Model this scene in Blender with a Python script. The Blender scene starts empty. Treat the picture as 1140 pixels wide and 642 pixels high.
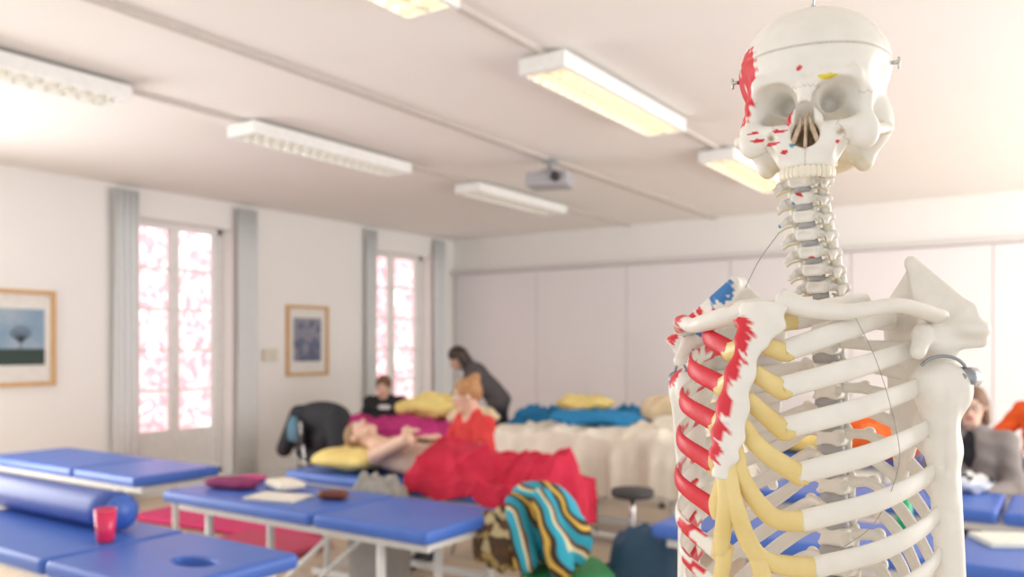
import bpy, math, random
import numpy as np
from mathutils import Vector, Matrix
random.seed(4); np.random.seed(4)
C=bpy.context.scene.collection
A=lambda *v: np.array(v,dtype=float)
def unit(v):
    v=np.asarray(v,float); return v/(np.linalg.norm(v)+1e-12)

# ------------------------------------------------------------ materials
MATS={}
def mat(name,col,rough=0.6,metal=0.0,col2=None,scale=20,bump=0.0,emit=None,estr=0,trans=0,sss=0,spec=0.5):
    if name in MATS: return MATS[name]
    m=bpy.data.materials.new(name); m.use_nodes=True; nt=m.node_tree; b=nt.nodes['Principled BSDF']
    tc=nt.nodes.new('ShaderNodeTexCoord'); nz=nt.nodes.new('ShaderNodeTexNoise')
    nz.inputs['Scale'].default_value=scale; nz.inputs['Detail'].default_value=4
    nt.links.new(tc.outputs['Object'],nz.inputs['Vector'])
    r=nt.nodes.new('ShaderNodeValToRGB'); c2=col2 or tuple(c*0.93 for c in col)
    r.color_ramp.elements[0].position=0.35; r.color_ramp.elements[1].position=0.65
    r.color_ramp.elements[0].color=(*c2,1); r.color_ramp.elements[1].color=(*col,1)
    nt.links.new(nz.outputs['Fac'],r.inputs['Fac']); nt.links.new(r.outputs['Color'],b.inputs['Base Color'])
    b.inputs['Roughness'].default_value=rough; b.inputs['Metallic'].default_value=metal
    b.inputs['Specular IOR Level'].default_value=spec
    if sss: b.inputs['Subsurface Weight'].default_value=sss; b.inputs['Subsurface Radius'].default_value=(0.01,0.006,0.004); b.inputs['Subsurface Scale'].default_value=0.5
    if trans: b.inputs['Transmission Weight'].default_value=trans
    if bump:
        bp=nt.nodes.new('ShaderNodeBump'); bp.inputs['Strength'].default_value=bump; bp.inputs['Distance'].default_value=0.01
        nt.links.new(nz.outputs['Fac'],bp.inputs['Height']); nt.links.new(bp.outputs['Normal'],b.inputs['Normal'])
    if emit: b.inputs['Emission Color'].default_value=(*emit,1); b.inputs['Emission Strength'].default_value=estr
    MATS[name]=m; return m
def attrmat(name,rough=0.45,bump=0.15,scale=300,mul=(1,1,1)):
    if name in MATS: return MATS[name]
    m=bpy.data.materials.new(name); m.use_nodes=True; nt=m.node_tree; b=nt.nodes['Principled BSDF']
    at=nt.nodes.new('ShaderNodeAttribute'); at.attribute_name='Col'
    tc=nt.nodes.new('ShaderNodeTexCoord'); nz=nt.nodes.new('ShaderNodeTexNoise'); nz.inputs['Scale'].default_value=scale*0.15; nz.inputs['Detail'].default_value=6
    nt.links.new(tc.outputs['Object'],nz.inputs['Vector'])
    mr=nt.nodes.new('ShaderNodeMapRange'); mr.inputs[3].default_value=0.86; mr.inputs[4].default_value=1.05
    nt.links.new(nz.outputs['Fac'],mr.inputs[0])
    mx=nt.nodes.new('ShaderNodeVectorMath'); mx.operation='SCALE'
    nt.links.new(at.outputs['Color'],mx.inputs[0]); nt.links.new(mr.outputs[0],mx.inputs['Scale'])
    nt.links.new(mx.outputs[0],b.inputs['Base Color']); b.inputs['Roughness'].default_value=rough
    bp=nt.nodes.new('ShaderNodeBump'); bp.inputs['Strength'].default_value=bump; bp.inputs['Distance'].default_value=0.002
    nt.links.new(nz.outputs['Fac'],bp.inputs['Height']); nt.links.new(bp.outputs['Normal'],b.inputs['Normal'])
    MATS[name]=m; return m
def rampmat(name,cols,kind='WAVE',scale=5,rough=0.8,dist=2.0,direction='X',emit=0,interp='CONSTANT'):
    m=bpy.data.materials.new(name); m.use_nodes=True; nt=m.node_tree; b=nt.nodes['Principled BSDF']
    tc=nt.nodes.new('ShaderNodeTexCoord')
    if kind=='WAVE':
        t=nt.nodes.new('ShaderNodeTexWave'); t.inputs['Scale'].default_value=scale; t.inputs['Distortion'].default_value=dist; t.bands_direction=direction; t.wave_profile='SAW'; o='Fac'
    elif kind=='NOISE':
        t=nt.nodes.new('ShaderNodeTexNoise'); t.inputs['Scale'].default_value=scale; t.inputs['Detail'].default_value=6; o='Fac'
    else:
        t=nt.nodes.new('ShaderNodeTexVoronoi'); t.inputs['Scale'].default_value=scale; o='Color'
    nt.links.new(tc.outputs['Object'],t.inputs['Vector'])
    r=nt.nodes.new('ShaderNodeValToRGB'); r.color_ramp.interpolation=interp
    els=r.color_ramp.elements
    while len(els)<len(cols): els.new(0.5)
    for i,(p,c) in enumerate(cols): els[i].position=p; els[i].color=(*c,1)
    nt.links.new(t.outputs[o],r.inputs['Fac']); nt.links.new(r.outputs['Color'],b.inputs['Base Color']); b.inputs['Roughness'].default_value=rough
    if emit:
        nt.links.new(r.outputs['Color'],b.inputs['Emission Color']); b.inputs['Emission Strength'].default_value=emit
    return m

M_wall=mat('wall_paint',(0.89,0.875,0.85),0.9,scale=3,col2=(0.88,0.865,0.84))
M_wallb=mat('wall_panel_paint',(0.85,0.815,0.83),0.7,scale=2,col2=(0.84,0.805,0.82))
M_ceil=mat('ceiling_paint',(0.90,0.87,0.835),0.95,scale=2,col2=(0.89,0.86,0.825))
M_floor=rampmat('floor_wood',[(0,(0.60,0.49,0.36)),(0.3,(0.66,0.54,0.40)),(0.6,(0.56,0.45,0.33)),(0.85,(0.68,0.57,0.43))],'WAVE',2.2,0.45,1.0,'Y',interp='LINEAR')
M_white=mat('white_lacquer',(0.88,0.87,0.85),0.4)
M_steel=mat('white_powder_steel',(0.8,0.79,0.76),0.35)
M_blue=mat('blue_vinyl',(0.055,0.15,0.55),0.38,col2=(0.05,0.135,0.51),scale=8)
M_blue2=mat('navy_vinyl',(0.035,0.09,0.40),0.4)
M_black=mat('black_fabric',(0.025,0.027,0.035),0.8,bump=0.3,scale=40)
M_chrome=mat('chrome',(0.6,0.6,0.6),0.2,metal=1)
M_dark=mat('dark_plastic',(0.03,0.03,0.035),0.5)
M_curtain=mat('grey_curtain',(0.86,0.88,0.88),0.95,scale=60)
M_oak=mat('oak_frame',(0.68,0.42,0.18),0.5,col2=(0.58,0.34,0.13),scale=30)
M_red=mat('red_blanket',(0.60,0.02,0.06),0.95,col2=(0.48,0.012,0.045),scale=12,bump=0.6)
M_mag=mat('magenta_blanket',(0.58,0.04,0.24),0.95,bump=0.3)
M_yel=mat('yellow_fabric',(0.85,0.68,0.25),0.95,bump=0.3,scale=15)
M_org=mat('orange_fabric',(0.85,0.16,0.03),0.95,bump=0.3,scale=15)
M_teal=mat('blue_blanket',(0.02,0.22,0.48),0.95,bump=0.3,scale=15)
M_sheet=mat('cream_sheet',(0.83,0.78,0.68),0.95,bump=0.3,scale=8)
M_beige=mat('beige_fabric',(0.78,0.63,0.42),0.95,bump=0.3,scale=8)
M_bone=attrmat('bone_plastic',0.42,0.3)
M_cart=mat('cartilage_rubber',(0.82,0.66,0.30),0.35,col2=(0.75,0.58,0.23),scale=30,sss=0.1)
M_disc=mat('disc_rubber',(0.40,0.40,0.41),0.5)
M_skin=attrmat('skin',0.55,0.05)
BONE=A(0.86,0.83,0.77); REDP=A(0.68,0.015,0.035); BLUEP=A(0.04,0.2,0.5); YELP=A(0.8,0.65,0.05)

# ------------------------------------------------------------ object helpers
def empty(name,loc=(0,0,0),rz=0,label=None,category=None,group=None):
    e=bpy.data.objects.new(name,None); e.empty_display_size=0.1; e.location=loc; e.rotation_euler=(0,0,rz)
    C.objects.link(e)
    if label: e['label']=label
    if category: e['category']=category
    if group: e['group']=group
    return e
def mesh(name,V,Fc,m,smooth=True,col=None):
    me=bpy.data.meshes.new(name); V=np.asarray(V,float); me.from_pydata(V.tolist(),[],[list(map(int,f)) for f in Fc])
    me.materials.append(m)
    if smooth: me.polygons.foreach_set('use_smooth',[True]*len(me.polygons))
    if col is not None:
        a=me.color_attributes.new('Col','FLOAT_COLOR','POINT'); c=np.ones((len(V),4)); c[:,:3]=col; a.data.foreach_set('color',c.ravel())
    me.update(); return me
def obj(name,me,parent=None,loc=(0,0,0),rot=(0,0,0),label=None,category=None,group=None,kind=None,bevel=0,solid=0,subd=0):
    o=bpy.data.objects.new(name,me); o.location=loc; o.rotation_euler=rot; C.objects.link(o)
    if parent is not None: o.parent=parent
    for k,v in (('label',label),('category',category),('group',group),('kind',kind)):
        if v: o[k]=v
    if solid: s=o.modifiers.new('s','SOLIDIFY'); s.thickness=solid; s.offset=-1
    if bevel: b=o.modifiers.new('b','BEVEL'); b.width=bevel; b.segments=3; b.limit_method='ANGLE'
    if subd: b=o.modifiers.new('d','SUBSURF'); b.levels=subd; b.render_levels=subd
    return o
def top(name,V,Fc,m,label,category,base=True,**kw):
    V=np.asarray(V,float); c=(V.min(0)+V.max(0))/2
    if base: c[2]=V[:,2].min()
    cp={k:kw.pop(k) for k in ('smooth','col') if k in kw}
    return obj(name,mesh(name,V-c,Fc,m,**cp),loc=tuple(c),label=label,category=category,**kw)
def boxes(L):
    V=[];Fc=[]
    for b in L:
        cx,cy,cz,sx,sy,sz=b[:6]; rz=b[6] if len(b)>6 else 0; ry=b[7] if len(b)>7 else 0
        R=np.array(Matrix.Rotation(rz,3,'Z')@Matrix.Rotation(ry,3,'Y'))
        n=len(V)
        for x in(-1,1):
            for y in(-1,1):
                for z in(-1,1):
                    V.append(A(cx,cy,cz)+R@A(x*sx/2,y*sy/2,z*sz/2))
        for f in((0,1,3,2),(4,6,7,5),(0,4,5,1),(2,3,7,6),(0,2,6,4),(1,5,7,3)): Fc.append([n+i for i in f])
    return V,Fc
def catmull(P,n=8):
    P=[np.asarray(p,float) for p in P]; P=[2*P[0]-P[1]]+P+[2*P[-1]-P[-2]]; out=[]
    for i in range(1,len(P)-2):
        a,b,c,d=P[i-1:i+3]
        for k in range(n):
            t=k/n; out.append(0.5*((2*b)+(-a+c)*t+(2*a-5*b+4*c-d)*t*t+(-a+3*b-3*c+d)*t**3))
    out.append(P[-2]); return np.array(out)
def sweep(P,a,b,ref,ns=12):
    """tube along P; half-size a along T x ref, b along ref. returns V,F"""
    P=np.asarray(P,float); n=len(P)
    a=np.interp(np.linspace(0,1,n),np.linspace(0,1,len(np.atleast_1d(a))),np.atleast_1d(a)) 
    b=np.interp(np.linspace(0,1,n),np.linspace(0,1,len(np.atleast_1d(b))),np.atleast_1d(b))
    T=np.gradient(P,axis=0); V=[];Fc=[]
    for i in range(n):
        t=unit(T[i]); r=np.asarray(ref[i] if np.ndim(ref)==2 else ref,float); r=unit(r-t*np.dot(r,t)); s=np.cross(t,r)
        for k in range(ns):
            w=2*math.pi*k/ns; V.append(P[i]+s*a[i]*math.cos(w)+r*b[i]*math.sin(w))
    for i in range(n-1):
        for k in range(ns):
            k2=(k+1)%ns; Fc.append([i*ns+k,i*ns+k2,(i+1)*ns+k2,(i+1)*ns+k])
    V.append(P[0]-unit(T[0])*b[0]*0.4); V.append(P[-1]+unit(T[-1])*b[-1]*0.4)
    for k in range(ns):
        k2=(k+1)%ns; Fc.append([len(V)-2,k2,k]); Fc.append([len(V)-1,(n-1)*ns+k,(n-1)*ns+k2])
    return np.array(V),Fc
def tubes(L,ns=10):
    V=[];Fc=[]
    for P,r in L:
        P=np.asarray(P,float); d=unit(P[-1]-P[0]); ref=A(0,0,1) if abs(d[2])<0.9 else A(1,0,0)
        if len(P)==2: P=np.linspace(P[0],P[1],3)
        v,f=sweep(P,r,r,ref,ns); n=len(V); V+=list(v); Fc+=[[n+i for i in q] for q in f]
    return V,Fc
def lathe(prof,ns=20,c=(0,0,0)):
    V=[];Fc=[]
    for r,z in prof:
        for k in range(ns): w=2*math.pi*k/ns; V.append(A(c[0]+r*math.cos(w),c[1]+r*math.sin(w),c[2]+z))
    for i in range(len(prof)-1):
        for k in range(ns): k2=(k+1)%ns; Fc.append([i*ns+k,i*ns+k2,(i+1)*ns+k2,(i+1)*ns+k])
    return V,Fc
def superell(c,r,e1=1.0,e2=0.6,nu=24,nv=14,rz=0,wr=0.0,tilt=0):
    V=[];Fc=[]; sp=lambda x,e: math.copysign(abs(x)**e,x); R=np.array(Matrix.Rotation(rz,3,'Z')@Matrix.Rotation(tilt,3,'Y'))
    if wr: nu,nv=56,30
    for i in range(nv+1):
        ph=-math.pi/2+math.pi*i/nv
        for k in range(nu):
            th=2*math.pi*k/nu; x=sp(math.cos(ph),e1)*sp(math.cos(th),e2); y=sp(math.cos(ph),e1)*sp(math.sin(th),e2); z=sp(math.sin(ph),e1)
            w=1+wr*(math.sin(5*x+3*y+c[0]*9)*math.cos(4*y-2*z+c[1]*5))+wr*0.35*math.sin(13*x-9*y+c[1]*7)
            V.append(A(*c)+R@A(x*r[0]*(1+(w-1)*0.3),y*r[1]*(1+(w-1)*0.3),z*r[2]*w))
    for i in range(nv):
        for k in range(nu): k2=(k+1)%nu; Fc.append([i*nu+k,i*nu+k2,(i+1)*nu+k2,(i+1)*nu+k])
    return V,Fc

# ------------------------------------------------------------ implicit surfaces
class Fld:
    def __init__(s,lo,hi,h):
        s.lo=np.asarray(lo,float); s.h=h; n=np.ceil((np.asarray(hi)-s.lo)/h).astype(int)+1
        s.ax=[s.lo[i]+np.arange(n[i])*h for i in range(3)]; s.d=np.full(n,1e3)
    def blk(s,lo,hi):
        sl=[]
        for i in range(3):
            a=max(0,int((lo[i]-s.lo[i])/s.h)-1); b=min(len(s.ax[i]),int((hi[i]-s.lo[i])/s.h)+3); sl.append(slice(a,max(a,b)))
        return tuple(sl),s.ax[0][sl[0]][:,None,None],s.ax[1][sl[1]][None,:,None],s.ax[2][sl[2]][None,None,:]
    def comb(s,fn,lo,hi,k,sub=False):
        m=k+3*s.h; sl,x,y,z=s.blk(np.asarray(lo)-m,np.asarray(hi)+m)
        if any(q.stop<=q.start for q in sl): return
        e=fn(x,y,z)+np.zeros((x.shape[0],y.shape[1],z.shape[2])); d=s.d[sl]
        if sub:
            a=-d; hh=np.maximum(k-np.abs(a-e),0)/max(k,1e-9); s.d[sl]=-(np.minimum(a,e)-hh*hh*k*0.25)
        else:
            hh=np.maximum(k-np.abs(d-e),0)/max(k,1e-9); s.d[sl]=np.minimum(d,e)-hh*hh*k*0.25
    def caps(s,a,b,ra,rb=None,k=0.01,sub=False):
        a=np.asarray(a,float); b=np.asarray(b,float); rb=ra if rb is None else rb; ba=b-a; L=np.dot(ba,ba)+1e-12; r=max(ra,rb)
        def fn(x,y,z):
            t=np.clip(((x-a[0])*ba[0]+(y-a[1])*ba[1]+(z-a[2])*ba[2])/L,0,1)
            return np.sqrt((x-a[0]-ba[0]*t)**2+(y-a[1]-ba[1]*t)**2+(z-a[2]-ba[2]*t)**2)-(ra+(rb-ra)*t)
        s.comb(fn,np.minimum(a,b)-r,np.maximum(a,b)+r,k,sub)
    def ell(s,c,r,k=0.01,sub=False,R=None):
        c=np.asarray(c,float); r=np.asarray(r,float); rm=r.max(); R=np.eye(3) if R is None else np.asarray(R)
        def fn(x,y,z):
            X,Y,Z=x-c[0],y-c[1],z-c[2]
            p=[R[0,i]*X+R[1,i]*Y+R[2,i]*Z for i in range(3)]
            k0=np.sqrt(sum((p[i]/r[i])**2 for i in range(3))); k1=np.sqrt(sum((p[i]/r[i]**2)**2 for i in range(3)))+1e-9
            return k0*(k0-1)/k1
        s.comb(fn,c-rm,c+rm,k,sub)
    def tri(s,a,b,c,th,k=0.01):
        a,b,c=[np.asarray(q,float) for q in(a,b,c)]; n=np.cross(b-a,c-a); 
        def fn(x,y,z):
            sh=np.broadcast(x,y,z).shape; p=np.stack([np.broadcast_to(q,sh) for q in(x,y,z)],-1)
            def ed(u,v):
                e=v-u; w=p-u; t=np.clip((w@e)/(e@e),0,1); return ((w-t[...,None]*e)**2).sum(-1)
            ins=np.ones(sh,bool)
            for u,v in((a,b),(b,c),(c,a)): ins&=((p-u)@np.cross(n,v-u))>=0
            dp=((p-a)@n)**2/(n@n); de=np.minimum(np.minimum(ed(a,b),ed(b,c)),ed(c,a))
            return np.sqrt(np.where(ins,dp,de))-th
        s.comb(fn,np.minimum(np.minimum(a,b),c)-th,np.maximum(np.maximum(a,b),c)+th,k)
    def rbox(s,c,hs,r,k=0.0,sub=False):
        c=np.asarray(c,float)
        def fn(x,y,z):
            q=[np.abs(v-c[i])-(hs[i]-r) for i,v in enumerate((x,y,z))]
            return np.sqrt(sum(np.maximum(v,0)**2 for v in q))+np.minimum(np.maximum(np.maximum(q[0],q[1]),q[2]),0)-r
        s.comb(fn,c-hs,c+hs,k,sub)
    def out(s):
        d=s.d; S=d<0; n=d.shape
        cs=np.zeros((n[0]-1,n[1]-1,n[2]-1),np.int8); co=[(i,j,k) for i in(0,1) for j in(0,1) for k in(0,1)]
        for i,j,k in co: cs+=S[i:n[0]-1+i,j:n[1]-1+j,k:n[2]-1+k]
        act=(cs>0)&(cs<8); idx=np.argwhere(act); m=len(idx)
        Vc=np.stack([d[idx[:,0]+i,idx[:,1]+j,idx[:,2]+k] for i,j,k in co],1); Vc=np.clip(Vc,-10*s.h,10*s.h)
        pos=np.zeros((m,3)); cnt=np.zeros(m)
        for p in range(8):
            for q in range(p+1,8):
                a,b=np.array(co[p]),np.array(co[q])
                if np.abs(a-b).sum()!=1: continue
                cr=(Vc[:,p]<0)!=(Vc[:,q]<0); t=np.where(cr,Vc[:,p]/(Vc[:,p]-Vc[:,q]+1e-20),0)
                pos+=np.where(cr[:,None],a+(b-a)*t[:,None],0); cnt+=cr
        V=s.lo+(idx+pos/cnt[:,None])*s.h
        vid=-np.ones(cs.shape,int); vid[act]=np.arange(m); F=[]
        for ax in range(3):
            u,w=[(1,2),(2,0),(0,1)][ax]
            sa=[slice(1,n[i]-1) for i in range(3)]; sb=list(sa); sa[ax]=slice(0,n[ax]-1); sb[ax]=slice(1,n[ax])
            ch=np.argwhere(S[tuple(sa)]!=S[tuple(sb)])
            if len(ch)==0: continue
            off=np.ones(3,int); off[ax]=0; g=ch+off; ins=S[g[:,0],g[:,1],g[:,2]]
            def cell(du,dw):
                q=g.copy(); q[:,u]-=1-du; q[:,w]-=1-dw; return vid[q[:,0],q[:,1],q[:,2]]
            Q=np.stack([cell(0,0),cell(1,0),cell(1,1),cell(0,1)],1); Q[~ins]=Q[~ins][:,::-1]; F.append(Q)
        return V,np.concatenate(F)

# ------------------------------------------------------------ camera
CAMH=1.5; YAW=math.radians(33.9); FP=937.0
Fw=A(-math.sin(YAW),math.cos(YAW),0); Rt=A(math.cos(YAW),math.sin(YAW),0)
cd=bpy.data.cameras.new('camera'); cam=bpy.data.objects.new('camera',cd); C.objects.link(cam)
cam.location=(0,0,CAMH); cam.rotation_euler=(math.pi/2,0,YAW); cd.sensor_width=36; cd.lens=FP/1140*36; cd.shift_y=64/1140
cd.clip_start=0.05; cd.dof.use_dof=True; cd.dof.focus_distance=0.83; cd.dof.aperture_fstop=4.7
bpy.context.scene.camera=cam

# ------------------------------------------------------------ room
XL=-7.63; YB=9.81; H=3.05
W=[(4.76,5.9),(8.06,9.29)]; ZT=2.77; ZS=0.12
def st(name,L,m,bevel=0): V,F_=boxes(L); return top(name,V,F_,m,None,None,kind='structure',smooth=False,bevel=bevel)
L=[]; y=-1.0
for a,b in W+[(YB+0.3,YB+0.3)]:
    L.append((XL-0.175,(y+a)/2,H/2,0.35,a-y,H)); 
    if b>a:
        L.append((XL-0.175,(a+b)/2,(ZT+H)/2,0.35,b-a,H-ZT)); L.append((XL-0.175,(a+b)/2,ZS/2,0.35,b-a,ZS))
    y=b
st('wall_left',L,M_wall)
st('wall_back',[((XL+3)/2,YB+0.1,H/2,3-XL,0.2,H)],M_wall)
st('floor',[((XL+3)/2,(YB-1)/2,-0.05,3-XL,YB+1,0.1)],M_floor)
st('ceiling',[((XL+3)/2-0.1,(YB-1)/2,H+0.05,3-XL+0.4,YB+1.4,0.1)],M_ceil)
st('baseboard_left',[(XL+0.01,1.88,0.06,0.02,5.7,0.12),(XL+0.01,6.98,0.06,0.02,2.1,0.12)],M_white)
st('baseboard_back',[((XL+3)/2,YB-0.07,0.06,3-XL-0.1,0.02,0.12)],M_white)
# partition panels on back wall
P=[]; x=XL+0.12
while x<2.9:
    P.append((x+0.68,YB-0.03,1.28,1.352,0.05,2.5)); x+=1.36
st('trim_1',P,M_wallb,0.003)
st('trim_2',[((XL+3)/2,YB-0.04,2.565,3-XL-0.02,0.09,0.05)],mat('rail_paint',(0.72,0.69,0.68),0.6))
for i,(xx,w) in enumerate([(-4.75,0.03),(-3.62,0.05),(-2.33,0.03)]):
    st('trim_%d'%(i+3),[(xx,YB/2-0.5,H-0.012,w,YB+0.9,0.024)],mat('conduit_paint',(0.6,0.55,0.51),0.7))
for i,(a,b) in enumerate(W):
    L=[]; xc=XL-0.22; c=(a+b)/2; fr=0.06
    L+=[(xc,a+fr/2,(ZS+ZT)/2,0.08,fr,ZT-ZS),(xc,b-fr/2,(ZS+ZT)/2,0.08,fr,ZT-ZS),(xc,c,ZT-fr/2,0.08,b-a,fr),(xc,c,ZS+fr/2,0.08,b-a,fr),(xc,c,(ZS+ZT)/2,0.07,0.11,ZT-ZS)]
    L+=[(xc,c,ZS+0.3,0.06,b-a-0.05,0.42)]
    for s in(-1,1):
        for k in range(1,5): L.append((xc,c+s*(b-a)/4,ZS+0.5+k*(ZT-ZS-0.55)/5,0.03,(b-a)/2-0.06,0.028))
        L.append((xc,c+s*(b-a-2*fr-0.03)/2,(ZS+ZT)/2,0.05,0.06,ZT-ZS))
    L.append((xc+0.04,c+0.02,1.15,0.05,0.03,0.14))
    st('window_%d'%(i+1),L,M_white,0.004)
# curtains
def curtain(y0,y1,label):
    n=60; V=[];F_=[]; zs=[0.04,0.8,1.6,2.4,3.0]
    for j,z in enumerate(zs):
        for i in range(n+1):
            t=i/n; V.append(A(XL+0.08+0.03*math.sin(t*6.28*4+0.3*j)*(0.7+0.1*j),y0+(y1-y0)*(t*(1+0.02*(4-j))),z))
    for j in range(4):
        for i in range(n): q=j*(n+1)+i; F_.append([q,q+1,q+n+2,q+n+1])
    top('curtain',V,F_,M_curtain,label,'curtain',solid=0.004,group='window curtains')
curtain(4.49,4.74,'grey floor-length curtain drawn beside the bright window')
curtain(5.9,6.15,'grey floor-length curtain gathered between window and picture')
curtain(7.9,8.07,'grey floor-length curtain beside the far window')
curtain(9.27,9.48,'grey floor-length curtain gathered near the corner')
# outside
fac=rampmat('ivy_wall_glow',[(0,(0.7,0.8,0.7)),(0.38,(0.95,0.95,0.93)),(0.46,(0.66,0.24,0.28)),(0.52,(0.88,0.66,0.67)),(0.6,(0.64,0.22,0.27)),(0.65,(0.93,0.92,0.9)),(0.8,(0.5,0.62,0.45))],'NOISE',1.7,0.9,emit=0.72,interp='LINEAR')  # emission in the ivy colours stands in for sunlight on the facade
V,F_=boxes([(-13.3,9,3,0.3,22,9)]); top('ivy_covered_building',V,F_,fac,'building facade overgrown with red ivy, given a glow for sunlight','building',smooth=False)
V,F_=boxes([(-10.5,9,-0.1,5.0,22,0.12)]); top('courtyard_paving',V,F_,mat('paving',(0.6,0.58,0.55),0.9),'pale paved courtyard outside the windows','paving',smooth=False)

# light fixtures
def fixture_meshes(warm):
    Lh,Wd,Ht=1.62,0.28,0.085
    hv=boxes([(0,0,Ht-0.01,Wd-0.05,Lh-0.09,0.02),(-Wd/2+0.012,0,Ht/2,0.024,Lh,Ht),(Wd/2-0.012,0,Ht/2,0.024,Lh,Ht),(0,Lh/2-0.02,Ht/2,Wd-0.05,0.04,Ht),(0,-Lh/2+0.02,Ht/2,Wd-0.05,0.04,Ht)])
    lv=[(0,0,0.02,0.014,Lh-0.08,0.035)]
    for k in range(17): lv.append((0,-Lh/2+0.09+k*(Lh-0.18)/16,0.02,Wd-0.05,0.010,0.035))
    col=(1,0.72,0.38) if warm else (1,0.93,0.82)
    em=mat('tube_warm' if warm else 'tube_neutral',(0.9,0.9,0.9),emit=col,estr=6 if warm else 1.2)
    tb=tubes([([A(s*0.065,-Lh/2+0.06,0.055),A(s*0.065,Lh/2-0.06,0.055)],0.013) for s in(-1,1)])
    return mesh('housing',*hv,mat('fixture_white',(0.9,0.9,0.88),0.4),smooth=False),mesh('louver',*boxes(lv),mat('louver_alu',(0.74,0.72,0.66),0.4),smooth=False),mesh('tube',*tb,em)
for xx,warm in((-4.75,False),(-2.33,True)):
    ms=fixture_meshes(warm)
    for y0 in(2.05,4.55,7.12):
        r=empty('ceiling_light',(xx,y0,H-0.11),label='white louvred fluorescent ceiling light, warm lit' if warm else 'white louvred fluorescent ceiling light, dimly lit',category='ceiling light',group='fluorescent ceiling lights')
        obj('housing',ms[0],r); obj('louver',ms[1],r); obj('fluorescent_tube',ms[2],r)
# projector
r=empty('projector',(-3.62,5.95,2.8),0.3,'small grey projector hanging from a ceiling mount','projector')
obj('body',mesh('b',*boxes([(0,0,0.065,0.36,0.27,0.12)]),mat('projector_grey',(0.42,0.42,0.44),0.5),False),r,bevel=0.025)
obj('lens',mesh('l',*tubes([([A(0.08,-0.13,0.07),A(0.08,-0.165,0.07)],0.04)],16),M_dark),r)
obj('ceiling_mount',mesh('m',*tubes([([A(0,0,0.12),A(0,0,0.225)],0.02),([A(0,0,0.222),A(0,0,0.236)],0.07),([A(-0.1,-0.05,0.125),A(0,0,0.17)],0.008),([A(0.1,0.05,0.125),A(0,0,0.17)],0.008)],16),mat('mount_grey',(0.35,0.35,0.37),0.5)),r)
# pictures
def picture(y0,y1,z0,z1,art,label,pw,ph):
    r=empty('framed_picture',(XL,(y0+y1)/2,z0),label=label,category='picture'); w=y1-y0; h=z1-z0; f=0.035
    obj('frame',mesh('f',*boxes([(0.018,0,f/2,0.036,w,f),(0.018,0,h-f/2,0.036,w,f),(0.018,-w/2+f/2,h/2,0.036,f,h-2*f),(0.018,w/2-f/2,h/2,0.036,f,h-2*f)]),M_oak,False),r)
    obj('mat_board',mesh('mb',*boxes([(0.008,0,h/2,0.008,w-2*f,h-2*f)]),mat('mat_board',(0.82,0.8,0.76),0.9),False),r)
    V,F_=boxes([(0.014,0,h/2+0.01,0.004,w*pw,h*ph)]); obj('print',mesh('pr',V,F_,art,False),r)
    return r,w,h
sky=rampmat('print_sky',[(0,(0.12,0.22,0.36)),(0.4,(0.26,0.38,0.5)),(0.7,(0.5,0.54,0.56))],'NOISE',3,0.6,interp='LINEAR')
r,w,h=picture(3.33,3.98,1.15,1.99,sky,'oak-framed landscape print of a lone tree',0.72,0.58)
gv,gf=boxes([(0.0175,0,h/2-0.165,0.003,w*0.72,0.14)]); 
tr=tubes([([A(0.018,0.03,h/2-0.1),A(0.018,0.03,h/2+0.0)],0.004)]+[([A(0.018,0.03,h/2-0.04),A(0.018,0.03+0.09*math.cos(a),h/2+0.03+0.08*math.sin(a))],0.003) for a in np.linspace(0,3.14,11)],6)
obj('printed_meadow',mesh('g',gv,gf,mat('dark_meadow',(0.04,0.07,0.06),0.8),False),r); obj('printed_tree',mesh('t',*tr,M_dark),r)
art2=rampmat('print_trees',[(0,(0.05,0.07,0.14)),(0.45,(0.13,0.15,0.24)),(0.55,(0.32,0.31,0.36)),(0.7,(0.1,0.13,0.21))],'NOISE',7,0.6,interp='LINEAR')
picture(6.64,7.29,1.15,1.98,art2,'oak-framed dark print with blue tree trunks',0.66,0.62)
r=empty('wall_thermostat',(XL,6.4,1.33),label='small cream control box mounted on the wall',category='control box')
obj('casing',mesh('c',*boxes([(0.02,0,0.07,0.04,0.2,0.14)]),mat('cream_plastic',(0.75,0.7,0.58),0.6),False),r,bevel=0.008)
obj('knob',mesh('k',*tubes([([A(0.04,0.04,0.07),A(0.055,0.04,0.07)],0.02)],14),M_white),r)

# ------------------------------------------------------------ treatment tables
def cushion_mesh(w,d,t,hole):
    f=Fld((-w/2-.03,-d/2-.03,-.03),(w/2+.03,d/2+.03,t+.03),0.009); f.rbox((0,0,t/2),(w/2,d/2,t/2),0.022)
    if hole:
        f.ell((w*0.18,0,t/2),(0.10,0.06,0.2),k=0.012,sub=True)
    return mesh('cushion',*f.out(),M_blue)
TL,TW,TT=1.9,0.62,0.065
cm_main=cushion_mesh(1.18,TW,TT,False); cm_head=cushion_mesh(0.70,TW,TT,False); cm_hole=cushion_mesh(0.70,TW,TT,True)
fr_me=mesh('frame',*boxes([(0,s*0.22,0.61,1.8,0.03,0.045) for s in(-1,1)]+[(x,0,0.61,0.04,0.42,0.03) for x in(-0.88,-0.3,0.24,0.88)]),M_steel,False)
bs_me=mesh('base',*boxes([(0,s*0.24,0.07,1.5,0.04,0.04) for s in(-1,1)]+[(x,0,0.07,0.04,0.5,0.04) for x in(-0.7,0.7)]),M_steel,False)
lg_me=mesh('leg',*tubes([([A(0,0,0),A(0,0,0.51)],0.022)],12),M_steel)
sc_me=mesh('brace',*tubes([([A(-0.5,0,0.1),A(0.1,0,0.59)],0.014)],8),M_steel)
ft_me=mesh('foot',*lathe([(0,0),(0.032,0),(0.035,0.02),(0.02,0.045),(0.015,0.05),(0,0.05)],14),M_dark)
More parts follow.
